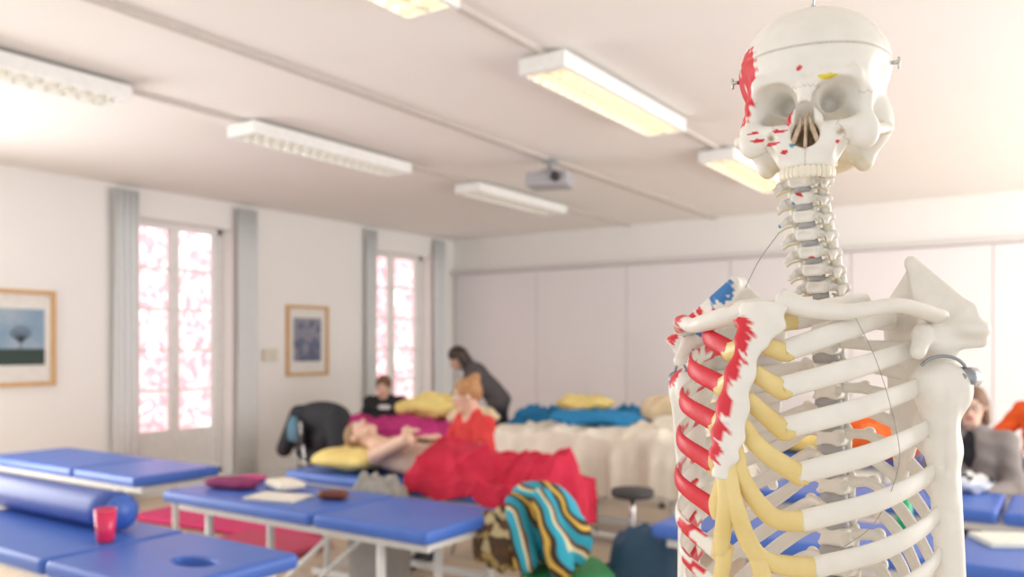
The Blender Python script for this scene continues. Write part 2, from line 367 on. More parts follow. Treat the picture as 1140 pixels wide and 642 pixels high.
def table(x,y,rz=0,hole=False,label=''):
    r=empty('treatment_table',(x,y,0),rz,label,'treatment table','blue treatment tables')
    obj('main_cushion',cm_main,r,(-0.36,0,0.635))
    obj('head_cushion',cm_hole if hole else cm_head,r,(0.6,0,0.635))
    obj('top_frame',fr_me,r,bevel=0.004); obj('base_frame',bs_me,r,bevel=0.004)
    for sx in(-0.66,0.6):
        for sy in(-1,1): obj('leg',lg_me,r,(sx,sy*0.21,0.085))
    for sy in(-1,1): obj('brace',sc_me,r,(0.15,sy*0.17,0))
    for sx in(-0.7,0.7):
        for sy in(-1,1): obj('foot',ft_me,r,(sx,sy*0.24,0))
    return r
table(-5.7,3.27,label='blue padded treatment table standing empty near the windows')
table(-3.45,1.94,hole=True,label='blue treatment table with face hole, bolster on top')
table(-3.27,3.1,label='blue treatment table with small belongings on top')
table(-3.3,4.0,label='blue treatment table carrying the lying person')
table(-5.05,5.92,label='treatment table covered by magenta and yellow blankets')
table(-3.05,5.95,label='treatment table draped with a cream sheet')
table(-3.9,7.5,label='treatment table piled with blue and yellow blankets')
table(-0.65,3.8,label='blue treatment table standing behind the skeleton')
table(-0.55,4.98,label='blue treatment table in front of seated woman')
table(-1.75,6.7,label='treatment table with yellow and orange blankets')

# bolster, cup
r=empty('bolster',(-4.02,2.07,0.785),label='navy blue cylindrical bolster on treatment table',category='bolster')
obj('cover',mesh('c',*sweep(np.linspace(A(-0.58,0,0),A(0.58,0,0),12),[0.082]*12,[0.082]*12,A(0,0,1),24),M_blue2),r)
for s in(-1,1): obj('end_cap',mesh('e',*tubes([([A(s*0.6,0,0),A(s*0.612,0,0)],0.075)],24),M_blue),r)
r=empty('drinking_cup',(-3.3,1.93,0.702),label='translucent pink plastic cup on treatment table',category='cup')
V,F_=lathe([(0,0.004),(0.03,0.0),(0.034,0.005),(0.043,0.13),(0.041,0.13),(0.032,0.01),(0,0.01)],28)
obj('cup_body',mesh('c',V,F_,mat('pink_plastic',(0.8,0.03,0.12),0.2)),r)
obj('rim',mesh('rm',*tubes([([A(0.043*math.cos(a),0.043*math.sin(a),0.131) for a in np.linspace(0,6.28,25)],0.0025)],6),mat('pink_rim',(0.85,0.2,0.3),0.2)),r)
# small things on table 2
V,F_=superell((-3.95,3.05,0.732),(0.15,0.07,0.032),0.7,0.4,wr=0.1,rz=0.2); top('pouch',V,F_,mat('plum_fabric',(0.25,0.03,0.12),0.8),'plum-coloured soft pouch lying on treatment table','pouch')
V,F_=superell((-3.68,3.2,0.728),(0.12,0.08,0.027),0.6,0.3,rz=-0.3); top('folded_towel',V,F_,M_sheet,'folded cream towel on treatment table','towel')
V,F_=boxes([(-3.48,2.98,0.708,0.3,0.2,0.012,0.25)]); top('magazine',V,F_,mat('paper',(0.8,0.76,0.68),0.6),'closed pale magazine on treatment table','magazine',smooth=False)
V,F_=superell((-3.22,3.12,0.727),(0.085,0.04,0.026),0.7,0.7,rz=0.4); top('glasses_case',V,F_,mat('brown_leather',(0.16,0.04,0.02),0.4),'dark brown glasses case on treatment table','glasses case')
V,F_=superell((-4.05,3.25,0.722),(0.1,0.05,0.02),0.7,0.5,rz=0.9); top('pouch',V,F_,mat('pink_fabric',(0.6,0.1,0.25),0.8),'small pink pouch beside plum pouch','pouch')
# pink mats
V,F_=superell((-5.9,4.75,0.03),(0.95,0.5,0.03),0.3,0.2,rz=0.1); top('floor_mat',V,F_,mat('pink_mat',(0.75,0.06,0.2),0.9),'bright pink gymnastic mat lying on wooden floor','mat')
V,F_=superell((-5.0,4.2,0.03),(0.42,0.28,0.03),0.3,0.3,rz=0.1); top('floor_mat',V,F_,mat('rose_mat',(0.65,0.1,0.18),0.9),'rose-red folded mat on the floor','mat')

# ------------------------------------------------------------ cloth
def drape(name,m,cl,tb,zt,hf,label,category='blanket',n=(110,70),wav=0.018,seed=0,th=0.008,crease=0.012):
    x0,x1,y0,y1=cl; tx0,tx1,ty0,ty1=tb; V=[];F_=[]; nx,ny=n
    for j in range(ny+1):
        for i in range(nx+1):
            s=x0+(x1-x0)*i/nx; t=y0+(y1-y0)*j/ny
            s+=0.015*math.sin(7*t+seed); t+=0.015*math.sin(6*s+seed*2)
            ox=max(0,s-tx1)-max(0,tx0-s); oy=max(0,t-ty1)-max(0,ty0-t)
            x=min(max(s,tx0),tx1); y=min(max(t,ty0),ty1); ov=math.hypot(ox,oy)
            z=zt+max(0,hf(x,y))*math.exp(-ov*6)-ov
            wv=wav*min(1,ov*8)*(1+math.sin(19*(x+y)+seed)+0.5*math.sin(41*(x-y)+seed))
            if ox: x+=math.copysign(0.02+wv,ox)
            if oy: y+=math.copysign(0.02+wv,oy)
            cr=(1-abs(math.sin(11*s+6*t+1.5*math.sin(5*t+seed)+seed)))**3+(1-abs(math.sin(7*t-13*s+2*math.sin(4*s+seed))))**4
            z+=0.006*math.sin(17*s+5*t+seed)+0.005*math.sin(23*t-9*s)+crease*cr*math.exp(-ov*5)
            V.append(A(x,y,max(z,0.03)))
    for j in range(ny):
        for i in range(nx): q=j*(nx+1)+i; F_.append([q,q+1,q+nx+2,q+nx+1])
    return top(name,V,F_,m,label,category,solid=th)
g=lambda x,y,cx,cy,sx,sy: math.exp(-((x-cx)/sx)**2-((y-cy)/sy)**2)
tb3=(-4.25,-2.35,3.69,4.31)
def hred(x,y):
    wd=np.interp(x,[-3.3,-2.9,-2.6],[0.235,0.2,0.16]); leg=math.exp(-(abs(y-3.99)/wd)**3.5)
    prof=np.interp(x,[-3.3,-3.1,-2.85,-2.6,-2.45,-2.32],[0.185,0.195,0.17,0.15,0.165,0.21])
    return leg*prof+0.015+0.02*(1-leg)*(1+math.sin(x*14+y*9))-0.02*leg*math.exp(-((y-3.99)/0.03)**2)*(x>-2.9)
drape('red_blanket',M_red,(-3.22,-2.10,3.60,4.5),tb3,0.708,hred,'crimson blanket draped over the lying person',n=(150,110),crease=0.028)
V,F_=superell((-3.88,4.0,0.775),(0.26,0.27,0.075),1.0,0.45,wr=0.12,rz=0.1); top('pillow',V,F_,M_yel,'yellow pillow under the lying person\'s head','pillow')
tb4=(-6.0,-4.1,5.61,6.23)
drape('magenta_blanket',M_mag,(-5.98,-4.3,5.45,6.4),tb4,0.708,lambda x,y:0.06+0.07*g(x,y,-5.0,5.95,0.7,0.2)+0.02*math.sin(9*x+7*y),'magenta blanket spread over a treatment table',seed=2,crease=0.03)
V,F_=superell((-4.98,6.1,0.93),(0.34,0.2,0.11),1.0,0.6,wr=0.35,rz=0.2); top('folded_blanket',V,F_,M_yel,'yellow blanket heaped on magenta blanket','blanket')
V,F_=superell((-4.45,6.0,0.88),(0.22,0.18,0.08),1.0,0.6,wr=0.3,rz=-0.2); top('cushion',V,F_,M_beige,'peach cushion beside yellow blanket','cushion')
tb5=(-4.0,-2.1,5.64,6.26)
drape('cream_sheet',M_sheet,(-4.3,-1.8,5.3,6.6),tb5,0.71,lambda x,y:0.1+0.06*g(x,y,-3.0,5.95,0.8,0.25)+0.015*math.sin(8*x+5*y),'cream bed sheet hanging over a treatment table','sheet',seed=5,wav=0.03,crease=0.03)
tb6=(-4.85,-2.95,7.19,7.81)
drape('blue_blanket',M_teal,(-4.95,-3.3,7.05,7.9),tb6,0.708,lambda x,y:0.08+0.1*g(x,y,-4.0,7.4,0.5,0.2)+0.05*math.sin(9*x+12*y),'crumpled bright blue blanket on a treatment table',seed=7,wav=0.03,crease=0.05)
V,F_=superell((-4.05,7.3,0.93),(0.27,0.18,0.08),1.0,0.6,wr=0.35,rz=0.3); top('folded_blanket',V,F_,M_yel,'yellow blanket bundled on blue blanket','blanket')
V,F_=superell((-3.25,6.0,0.92),(0.36,0.2,0.06),1.0,0.6,wr=0.4,rz=0.1); top('folded_blanket',V,F_,M_teal,'blue crumpled towel on cream sheet','towel')
V,F_=superell((-3.05,7.35,0.91),(0.34,0.22,0.14),1.0,0.6,wr=0.3,rz=0.1); top('cushion',V,F_,M_beige,'large beige cushion on treatment table','cushion')
V,F_=superell((-2.5,6.05,0.89),(0.22,0.2,0.08),1.0,0.6,wr=0.25); top('cushion',V,F_,M_sheet,'cream pillow on the draped table','pillow')
V,F_=superell((-1.9,6.6,0.8),(0.5,0.26,0.1),1.0,0.5,wr=0.25,rz=0.1); top('folded_blanket',V,F_,M_yel,'yellow blanket heap on treatment table','blanket')
V,F_=superell((-1.15,6.55,0.82),(0.28,0.26,0.12),1.0,0.5,wr=0.3); top('folded_blanket',V,F_,M_org,'orange blanket bundled on treatment table','blanket')
V,F_=superell((-1.55,6.85,0.86),(0.28,0.2,0.16),1.0,0.5,wr=0.3); top('folded_blanket',V,F_,M_org,'orange blanket bundled behind yellow blanket','blanket')

# ------------------------------------------------------------ chairs
def chair(x,y,rz,label,seatm,back=True,name='chair'):
    r=empty(name,(x,y,0),rz,label,name)
    obj('seat',mesh('s',*superell((0,0,0.43),(0.22,0.21,0.02),0.5,0.35),seatm),r)
    for sx in(-1,1):
        for sy in(-1,1):
            t=0.435 if (sy<0 or not back) else 0.86
            obj('leg',mesh('leg',*tubes([([A(sx*0.19,sy*0.2,0),A(sx*0.18,sy*0.18,0.42)] if t<0.5 else [A(sx*0.19,0.24,0),A(sx*0.18,0.205,0.45),A(sx*0.18,0.25,0.86)],0.011)],8),M_chrome),r)
    if back: obj('backrest',mesh('b',*superell((0,0.235,0.74),(0.2,0.018,0.12),0.5,0.5),seatm),r)
    return r
M_green=mat('green_seat',(0.03,0.35,0.12),0.6)
chair(-2.03,3.48,2.3,'green upholstered stool piled with bags and blanket',M_green,back=False,name='stool')
# things piled on green chair
stripes=rampmat('striped_wool',[(0,(0.02,0.3,0.42)),(0.24,(0.05,0.03,0.02)),(0.38,(0.65,0.42,0.08)),(0.5,(0.05,0.03,0.02)),(0.62,(0.03,0.36,0.5)),(0.82,(0.7,0.62,0.38)),(0.9,(0.12,0.05,0.03))],'WAVE',2.2,0.9,7.0,'DIAGONAL')
f=Fld((-2.45,3.1,0.3),(-1.75,3.8,1.0),0.012)
f.ell((-2.1,3.45,0.64),(0.16,0.14,0.19),k=0.04); f.ell((-2.16,3.42,0.78),(0.13,0.1,0.07),k=0.05); f.ell((-1.98,3.4,0.6),(0.13,0.1,0.14),k=0.05)
f.caps((-2.2,3.3,0.76),(-2.1,3.24,0.52),0.05,0.06,k=0.04); f.caps((-2.05,3.3,0.8),(-1.93,3.27,0.51),0.05,0.06,k=0.03)
top('striped_blanket',*f.out(),stripes,'teal, yellow and brown striped blanket bundled on stool','blanket')
plaid=rampmat('brown_check',[(0,(0.12,0.06,0.03)),(0.4,(0.4,0.3,0.12)),(0.6,(0.08,0.05,0.03)),(0.8,(0.5,0.42,0.25))],'VORONOI',26,0.9)
V,F_=superell((-2.29,3.31,0.575),(0.13,0.11,0.13),0.8,0.7,wr=0.2); top('shoulder_bag',V,F_,plaid,'brown checked cloth bag on stool','bag')
r=empty('backpack',(-1.76,3.78,0.0),0.3,'dark teal backpack standing on the floor','backpack')
obj('body',mesh('b',*superell((0,0,0.3),(0.17,0.12,0.3),0.5,0.6,wr=0.08),mat('teal_nylon',(0.02,0.07,0.14),0.6)),r)
obj('front_pocket',mesh('p',*superell((0,-0.12,0.17),(0.13,0.05,0.13),0.5,0.6),mat('teal_pocket',(0.03,0.16,0.22),0.6)),r)
for s in(-1,1): obj('strap',mesh('s',*sweep(catmull([A(s*0.08,0.1,0.48),A(s*0.09,0.19,0.4),A(s*0.1,0.18,0.2),A(s*0.09,0.11,0.06)],6),0.02,0.005,A(0,1,0.2),8),M_dark),r)
V,F_=superell((-3.3,3.55,0.37),(0.2,0.1,0.37),0.6,0.6,wr=0.15); top('tote_bag',V,F_,mat('grey_felt',(0.35,0.33,0.3),0.9),'grey felt tote bag standing between tables','bag')
V,F_=superell((-3.15,5.0,0.2),(0.2,0.15,0.2),0.6,0.6,wr=0.15); top('sports_bag',V,F_,M_black,'black sports bag on floor by draped table','bag')
# stool
r=empty('stool',(-2.45,5.08,0),label='black round stool with chrome legs',category='stool')
obj('seat',mesh('s',*lathe([(0,0.5),(0.13,0.5),(0.145,0.515),(0.14,0.55),(0,0.56)],24),mat('black_leatherette',(0.06,0.06,0.065),0.6)),r)
obj('post',mesh('p',*tubes([([A(0,0,0.1),A(0,0,0.5)],0.02)],10),M_chrome),r)
for a in np.arange(5)*1.2566: obj('leg',mesh('leg',*tubes([([A(0,0,0.12),A(0.24*math.cos(a),0.24*math.sin(a),0.02)],0.014)],8),M_dark),r)
# chair with black jacket
cxj,cyj=-5.46,5.2
chair(cxj,cyj,2.6,'chair beneath a heaped black jacket',M_dark)
f=Fld((cxj-.55,cyj-.5,0.3),(cxj+.55,cyj+.4,1.2),0.013)
f.ell((cxj,cyj-.02,0.9),(0.31,0.1,0.12),k=0.05); f.ell((cxj-.03,cyj-.05,0.76),(0.33,0.13,0.2),k=0.06); f.caps((cxj-.23,cyj-.1,0.9),(cxj-.3,cyj-.2,0.6),0.08,0.07,k=0.04); f.caps((cxj+.22,cyj-.1,0.88),(cxj+.3,cyj-.18,0.62),0.07,0.06,k=0.04); f.ell((cxj,cyj+.0,0.56),(0.28,0.2,0.1),k=0.05); f.ell((cxj+.1,cyj-.1,.7),(.1,.12,.12),k=.03)
top('jacket',*f.out(),M_black,'black padded jacket heaped over a chair','jacket')
V,F_=superell((cxj-.16,cyj-.22,0.78),(0.07,0.03,0.1),0.8,0.8,wr=0.2); top('scarf',V,F_,mat('steel_blue_knit',(0.12,0.25,0.33),0.9),'steel blue scarf hanging over black jacket','scarf')
# right table things
V,F_=boxes([(-0.2,3.98,0.712,0.3,0.21,0.022,0.5)]); top('notebook',V,F_,mat('paper2',(0.8,0.8,0.72),0.6),'white notebook lying on blue treatment table','notebook',smooth=False,bevel=0.003)
r=empty('water_bottle',(-0.62,3.95,0.702),label='green plastic water bottle on treatment table',category='bottle')
obj('bottle_body',mesh('b',*lathe([(0,0),(0.03,0),(0.033,0.01),(0.033,0.13),(0.014,0.165),(0.014,0.18),(0,0.18)],20),mat('green_plastic',(0.02,0.4,0.15),0.25)),r)
obj('cap',mesh('c',*lathe([(0.016,0.175),(0.016,0.2),(0,0.2)],16),M_white),r)

# ------------------------------------------------------------ people
SK=A(0.72,0.46,0.34)
def build_person(label,loc,rz,J,cloth,hairspec,skin=SK,h=0.0075,head=None):
    """J joints in local metres; facing -Y"""
    r=empty('person',loc,rz,label,'person'); J={k:np.asarray(v,float) for k,v in J.items()}
    fw=unit(head[0]); up=unit(np.asarray(head[1])-fw*np.dot(head[1],fw)); rt=np.cross(fw,up); R=np.stack([rt,fw,up],1)
    pts=np.array([v for k,v in J.items()]); lo=pts.min(0)-0.2; hi=pts.max(0)+0.2
    f=Fld(lo,hi,h); c=J['head']; L=lambda x,y,z:c+rt*x+fw*y+up*z
    def seg(F,names,inc=0,k=0.03):
        for n in names:
            if n=='torso':
                p,ch=J['pelvis'],J['chest']; sx=unit(J['shL']-J['shR'])
                F.caps(p+sx*0.06,ch+sx*0.06,0.10+inc,0.095+inc,k=k); F.caps(p-sx*0.06,ch-sx*0.06,0.10+inc,0.095+inc,k=k)
                F.caps(J['hipL'],J['hipR'],0.095+inc,k=0.05); F.caps(J['shL'],J['shR'],0.05+inc,k=0.06); F.caps(ch,J['neck'],0.08+inc,0.055+inc,k=0.06)
            elif n in('armL','armR'):
                s=n[-1]; F.caps(J['sh'+s],J['el'+s],0.048+inc,0.038+inc,k=k)
            elif n in('foreL','foreR'):
                s=n[-1]; a,b=J['el'+s],J['wr'+s]; F.caps(a,a+(b-a)*(0.94 if inc else 1),0.038+inc,0.025+inc*0.6,k=0.02)
            elif n in('thighL','thighR'):
                s=n[-1]; F.caps(J['hip'+s],J['kn'+s],0.08+inc,0.055+inc,k=k)
            elif n in('calfL','calfR'):
                s=n[-1]; a,b=J['kn'+s],J['an'+s]; F.caps(a,b,0.055+inc,0.036+inc,k=0.02)
            elif n in('footL','footR'):
                s=n[-1]; F.caps(J['an'+s],J['to'+s],0.036+inc,0.03+inc,k=0.02)
            elif n in('shortL','shortR'):
                s=n[-1]; a,b=J['sh'+s],J['el'+s]; F.caps(a,a+(b-a)*0.5,0.048+inc,0.046+inc,k=k)
    seg(f,['torso','armL','armR','foreL','foreR','thighL','thighR','calfL','calfR','footL','footR'])
    for s in 'LR':
        w=J['wr'+s]; dr=unit(J['hd'+s]-w) if 'hd'+s in J else unit(w-J['el'+s]); nr=A(0,0,-1.0); nr=unit(nr-dr*np.dot(nr,dr)+A(1e-3,0,0)); sd=np.cross(dr,nr)*(1 if s=='L' else -1)
        for i,o in enumerate((-0.03,-0.01,0.01,0.03)):
            f.caps(w,w+dr*0.085+sd*o,0.017,0.012,k=0.012); l=(0.055,0.07,0.075,0.065)[i]; b=w+dr*0.085+sd*o*1.1; m_=b+dr*l*0.55+nr*0.008; f.caps(b,m_,0.0095,0.009,k=0.004); f.caps(m_,m_+dr*l*0.4+nr*0.02,0.009,0.008,k=0.004)
        a=w+dr*0.03+sd*0.02; b=a+dr*0.035+sd*0.035; f.caps(a,b,0.013,0.011,k=0.008); f.caps(b,b+dr*0.035+sd*0.008,0.011,0.009,k=0.004)
    f.caps(J['neck'],L(0,-0.02,-0.06),0.053,0.05,k=0.03)
    f.ell(L(0,-0.012,0.03),(0.074,0.092,0.082),k=0.03,R=R); f.ell(L(0,0.022,-0.035),(0.058,0.062,0.078),k=0.03,R=R); f.caps(L(-0.02,0.06,-0.092),L(0.02,0.06,-0.092),0.02,k=0.03)
    f.caps(L(0,0.085,0.0),L(0,0.103,-0.03),0.008,0.013,k=0.012); f.ell(L(0,0.083,-0.058),(0.024,0.012,0.011),k=0.008,R=R)
    for s in(-1,1):
        f.ell(L(s*0.03,0.096,0.004),(0.02,0.018,0.013),k=0.012,sub=True,R=R); f.ell(L(s*0.077,0,-0.01),(0.01,0.02,0.03),k=0.008,R=R)
    V,F_=f.out(); col=np.tile(np.asarray(skin),(len(V),1))
    q=(V-c)@R; lip=np.exp(-((q[:,0]/0.026)**4+((q[:,2]+0.058)/0.011)**2))*(q[:,1]>0.06); col=col*(1-lip[:,None])+A(0.5,0.12,0.12)*lip[:,None]
    for s in(-1,1):
        br=np.exp(-(((q[:,0]-s*0.032)/0.02)**4+((q[:,2]-0.026)/0.006)**2))*(q[:,1]>0.05); col=col*(1-0.7*br[:,None])+A(0.12,0.07,0.04)*0.7*br[:,None]
    ck=np.exp(-(((np.abs(q[:,0])-0.042)/0.02)**2+((q[:,2]+0.03)/0.02)**2))*(q[:,1]>0.03)*0.3; col=col*(1-ck[:,None])+A(0.75,0.25,0.2)*ck[:,None]
    obj('body',mesh('body',V,F_,M_skin,col=col),r)
    for s in(-1,1):
        V,F_=superell(L(s*0.03,0.077,0.004),(0.013,0.013,0.013),1,1,12,8); obj('eye',mesh('eye',V,F_,mat('eye_white',(0.75,0.73,0.7),0.3)),r)
        V,F_=superell(L(s*0.03,0.0865,0.004),(0.006,0.006,0.006),1,1,10,6); obj('iris',mesh('iris',V,F_,mat('iris',(0.05,0.03,0.02),0.3)),r)
    for nm,names,inc,m,cut in cloth:
        g_=Fld(lo,hi,h*1.15); seg(g_,names,inc)
        if cut: cut(g_,J)
        V,F_=g_.out(); V=V+0.004*np.stack([np.sin(V[:,2]*60+V[:,0]*25),np.sin(V[:,2]*55+V[:,1]*30),0*V[:,0]],1); obj(nm,mesh(nm,V,F_,m),r)
    g_=Fld(lo-0.1,hi+0.1,0.009)
    g_.ell(L(0,-0.022,0.038),(0.086,0.1,0.09),k=0.01,R=R)
    hairspec[1](g_,L)
    g_.ell(L(0,0.1,-0.03),(0.062,0.06,0.088),k=0.015,sub=True,R=R)
    V,F_=g_.out(); obj('hair',mesh('hair',V,F_,hairspec[0]),r)
    return r,L
H_blond=mat('strawberry_hair',(0.5,0.27,0.12),0.6,col2=(0.36,0.17,0.07),scale=60,bump=0.5)
H_dark=mat('dark_hair',(0.04,0.025,0.018),0.5,scale=60,bump=0.5)
H_brown=mat('brown_hair',(0.2,0.1,0.05),0.6,col2=(0.12,0.06,0.03),scale=60,bump=0.5)
sit=dict(pelvis=(0,0.03,0.56),chest=(0,0,0.86),neck=(0,-0.02,0.99),head=(0,-0.05,1.12),shL=(0.17,0,0.93),shR=(-0.17,0,0.93),
 elL=(0.24,-0.06,0.68),elR=(-0.24,-0.06,0.68),wrL=(0.13,-0.28,0.66),wrR=(-0.13,-0.28,0.66),
 hipL=(0.09,0,0.54),hipR=(-0.09,0,0.54),knL=(0.12,-0.42,0.52),knR=(-0.12,-0.42,0.52),anL=(0.12,-0.42,0.09),anR=(-0.12,-0.42,0.09),toL=(0.13,-0.56,0.04),toR=(-0.13,-0.56,0.04))
def bun(g_,L):
    g_.ell(L(0,-0.09,0.11),(0.038,0.038,0.036),k=0.015); g_.caps(L(0,-0.08,0.0),L(0,-0.08,-0.03),0.035,0.03,k=0.03)
def short(g_,L): g_.caps(L(0,-0.06,0),L(0,-0.06,-0.06),0.06,0.05,k=0.02)
def longh(g_,L):
    for s in(-1,1): g_.caps(L(s*0.06,-0.03,0.02),L(s*0.075,-0.02,-0.16),0.035,0.03,k=0.03)
    g_.caps(L(0,-0.06,0),L(0,-0.06,-0.18),0.07,0.06,k=0.03)
def bob(g_,L):
    for s in(-1,1): g_.caps(L(s*0.07,-0.02,0.02),L(s*0.078,-0.0,-0.09),0.028,0.026,k=0.02)
    g_.caps(L(0,-0.06,0),L(0,-0.06,-0.09),0.065,0.06,k=0.03)
M_redtop=mat('red_shirt',(0.66,0.05,0.05),0.95); M_jean=mat('dark_trousers',(0.03,0.035,0.06),0.9); M_shoe=mat('dark_shoes',(0.03,0.03,0.03),0.6)
M_blk=mat('black_shirt',(0.02,0.02,0.025),0.9); M_gry=mat('grey_blazer',(0.24,0.21,0.2),0.9); M_orgtop=mat('orange_sweater',(0.85,0.12,0.02),0.9)
# woman in red
J=dict(sit); J.update(head=(0.0,-0.07,1.15),neck=(0,-0.03,1.01),wrL=(0.1,-0.34,0.82),wrR=(-0.16,-0.34,0.82),elL=(0.24,-0.12,0.76),elR=(-0.24,-0.12,0.76),shL=(0.17,0,0.95),shR=(-0.17,0,0.95))
build_person('seated woman in red short-sleeved top, hair in a bun, looking down',(-3.58,4.85,0),math.radians(-25),J,
 [('shirt',['torso','shortL','shortR'],0.014,M_redtop,lambda g_,J:g_.ell(J['neck']+A(0,-0.08,0.03),(0.07,0.09,0.08),k=0.02,sub=True)),('trousers',['thighL','thighR','calfL','calfR'],0.014,M_jean,None),('shoes',['footL','footR'],0.012,M_shoe,None)],(H_blond,bun),head=((-0.35,-1,-0.22),(0,-0.1,1)))
r=empty('stool',(-3.58,4.91,0),label='grey stool under the woman in red',category='stool')
obj('seat',mesh('s',*lathe([(0,0.38),(0.16,0.38),(0.18,0.395),(0.17,0.43),(0,0.435)],24),M_dark),r)
for a in np.arange(4)*1.5708+0.6: obj('leg',mesh('leg',*tubes([([A(0.1*math.cos(a),0.1*math.sin(a),0.38),A(0.2*math.cos(a),0.2*math.sin(a),0.0)],0.012)],8),M_chrome),r)
# person in black
J=dict(sit); J.update(head=(0,-0.12,1.06),neck=(0,-0.07,0.95),shL=(0.18,-0.04,0.9),shR=(-0.18,-0.04,0.9),chest=(0,-0.03,0.83))
r,_=build_person('seated person in black shirt with printed emblem, dark hair',(-6.2,6.8,0),math.radians(25),J,
 [('shirt',['torso','armL','armR','foreL','foreR'],0.014,M_blk,None),('trousers',['thighL','thighR','calfL','calfR'],0.014,M_jean,None),('shoes',['footL','footR'],0.012,M_shoe,None)],(H_brown,short),head=((0.1,-1,-0.25),(0,0,1)))
obj('shirt_emblem',mesh('em',*superell((0.02,-0.152,0.85),(0.07,0.006,0.025),0.6,0.6,16,8),mat('emblem_white',(0.7,0.7,0.7),0.8)),r)
chair(-6.18,6.88,math.radians(25),'dark chair under the person in black',M_dark)
# standing bending woman
J=dict(pelvis=(0,0.12,0.93),chest=(0,-0.12,1.2),neck=(0,-0.22,1.28),head=(0,-0.33,1.37),shL=(0.17,-0.16,1.25),shR=(-0.17,-0.16,1.25),
 elL=(0.22,-0.25,0.99),elR=(-0.22,-0.28,0.99),wrL=(0.15,-0.46,0.92),wrR=(-0.15,-0.46,0.92),hipL=(0.09,0.12,0.9),hipR=(-0.09,0.12,0.9),
 knL=(0.1,0.08,0.5),knR=(-0.1,0.14,0.5),anL=(0.1,0.12,0.09),anR=(-0.1,0.22,0.09),toL=(0.11,-0.03,0.04),toR=(-0.11,0.08,0.04))
build_person('standing woman in dark clothes bending forward, long dark hair',(-5.25,7.35,0),math.radians(-60),J,
 [('sweater',['torso','armL','armR','foreL','foreR'],0.016,mat('charcoal_knit',(0.09,0.08,0.085),0.9),None),('trousers',['thighL','thighR','calfL','calfR'],0.014,M_jean,None),('shoes',['footL','footR'],0.012,M_shoe,None)],(H_dark,longh),head=((0,-0.8,-0.6),(0,-0.4,1)))
# woman with glasses
J=dict(sit); J['head']=(0,-0.05,1.14)
r,L=build_person('seated woman with brown hair, glasses and grey blazer',(-0.52,5.78,0),math.radians(-12),J,
 [('blazer',['torso','armL','armR','foreL','foreR'],0.02,M_gry,lambda g_,J:g_.ell((0,-0.17,0.9),(0.05,0.1,0.2),k=0.02,sub=True)),('undershirt',['torso'],0.01,M_blk,None),('trousers',['thighL','thighR','calfL','calfR'],0.014,M_jean,None),('shoes',['footL','footR'],0.012,M_shoe,None)],(H_brown,bob),head=((0.25,-1,-0.12),(0,0,1)))
gl=[]
for s in(-1,1): gl.append(([L(s*0.032+0.021*math.cos(a),0.106,0.003+0.017*math.sin(a)) for a in np.linspace(0,6.28,17)],0.0025)); gl.append(([L(s*0.053,0.104,0.005),L(s*0.08,0.0,0.003)],0.002))
gl.append(([L(-0.011,0.108,0.005),L(0.011,0.108,0.005)],0.002))
obj('glasses',mesh('gl',*tubes(gl,6),M_dark),r)
chair(-0.5,5.84,math.radians(-12),'dark chair under the woman in blazer',M_dark)
V,F_=superell((-0.52,5.2,0.76),(0.15,0.09,0.05),0.9,0.7,wr=0.35,rz=0.3); top('scarf',V,F_,rampmat('scarf_black_white',[(0,(0.02,0.02,0.02)),(0.5,(0.75,0.75,0.75))],'NOISE',9,0.9),'black and white scarf lying on treatment table','scarf')
# orange person
J=dict(sit); J=dict((k,(v[0],v[1],v[2]+(0.12 if v[2]>0.5 and k[:2] not in('kn',) else 0))) for k,v in J.items()); J['wrR']=(-0.42,-0.3,0.92); J['elR']=(-0.33,-0.05,0.85); J['head']=(0,-0.05,1.26)
build_person('seated person in orange sweater with dark hair',(-0.15,6.75,0),math.radians(-20),J,
 [('sweater',['torso','armL','armR','foreL','foreR'],0.018,M_orgtop,None),('trousers',['thighL','thighR','calfL','calfR'],0.014,M_jean,None),('shoes',['footL','footR'],0.012,M_shoe,None)],(H_dark,bob),head=((-0.6,-0.8,0),(0,0,1)))
r=empty('stool',(-0.15,6.79,0),label='tall grey stool under the person in orange',category='stool')
obj('seat',mesh('s',*lathe([(0,0.5),(0.16,0.5),(0.18,0.52),(0.17,0.56),(0,0.565)],24),M_dark),r)
for a in np.arange(4)*1.5708+0.6: obj('leg',mesh('leg',*tubes([([A(0.1*math.cos(a),0.1*math.sin(a),0.5),A(0.2*math.cos(a),0.2*math.sin(a),0.0)],0.012)],8),M_chrome),r)
# lying person : local = world offset, head toward -x
ox,oy=-3.3,4.0
w=lambda x,y,z:(x-ox,y-oy,z)
J=dict(head=w(-3.86,3.99,0.925),neck=w(-3.70,3.99,0.865),chest=w(-3.52,4.0,0.825),pelvis=w(-3.08,4.0,0.785),shL=w(-3.58,4.17,0.83),shR=w(-3.58,3.83,0.83),
 elR=w(-3.27,3.76,0.95),wrR=w(-3.42,3.93,0.985),hdR=w(-3.5,4.05,0.965),elL=w(-3.36,4.24,0.82),wrL=w(-3.3,4.08,0.93),hdL=w(-3.4,4.0,0.94),
 hipL=w(-3.03,4.08,0.785),hipR=w(-3.03,3.92,0.785),knL=w(-2.68,4.07,0.775),knR=w(-2.68,3.92,0.775),anL=w(-2.4,4.05,0.76),anR=w(-2.4,3.94,0.76),toL=w(-2.38,4.05,0.85),toR=w(-2.38,3.93,0.85))
build_person('person lying on back under red blanket, bare arms',(ox,oy,0),0,J,
 [('tank_top',['torso'],0.008,mat('beige_top',(0.6,0.42,0.33),0.9),lambda g_,J:g_.ell(J['neck'],(0.13,0.3,0.14),k=0.02,sub=True))],(mat('light_brown_hair',(0.3,0.17,0.08),0.6,scale=60,bump=0.5),short),head=((0.15,-0.25,1),(-1,0,0.15)))

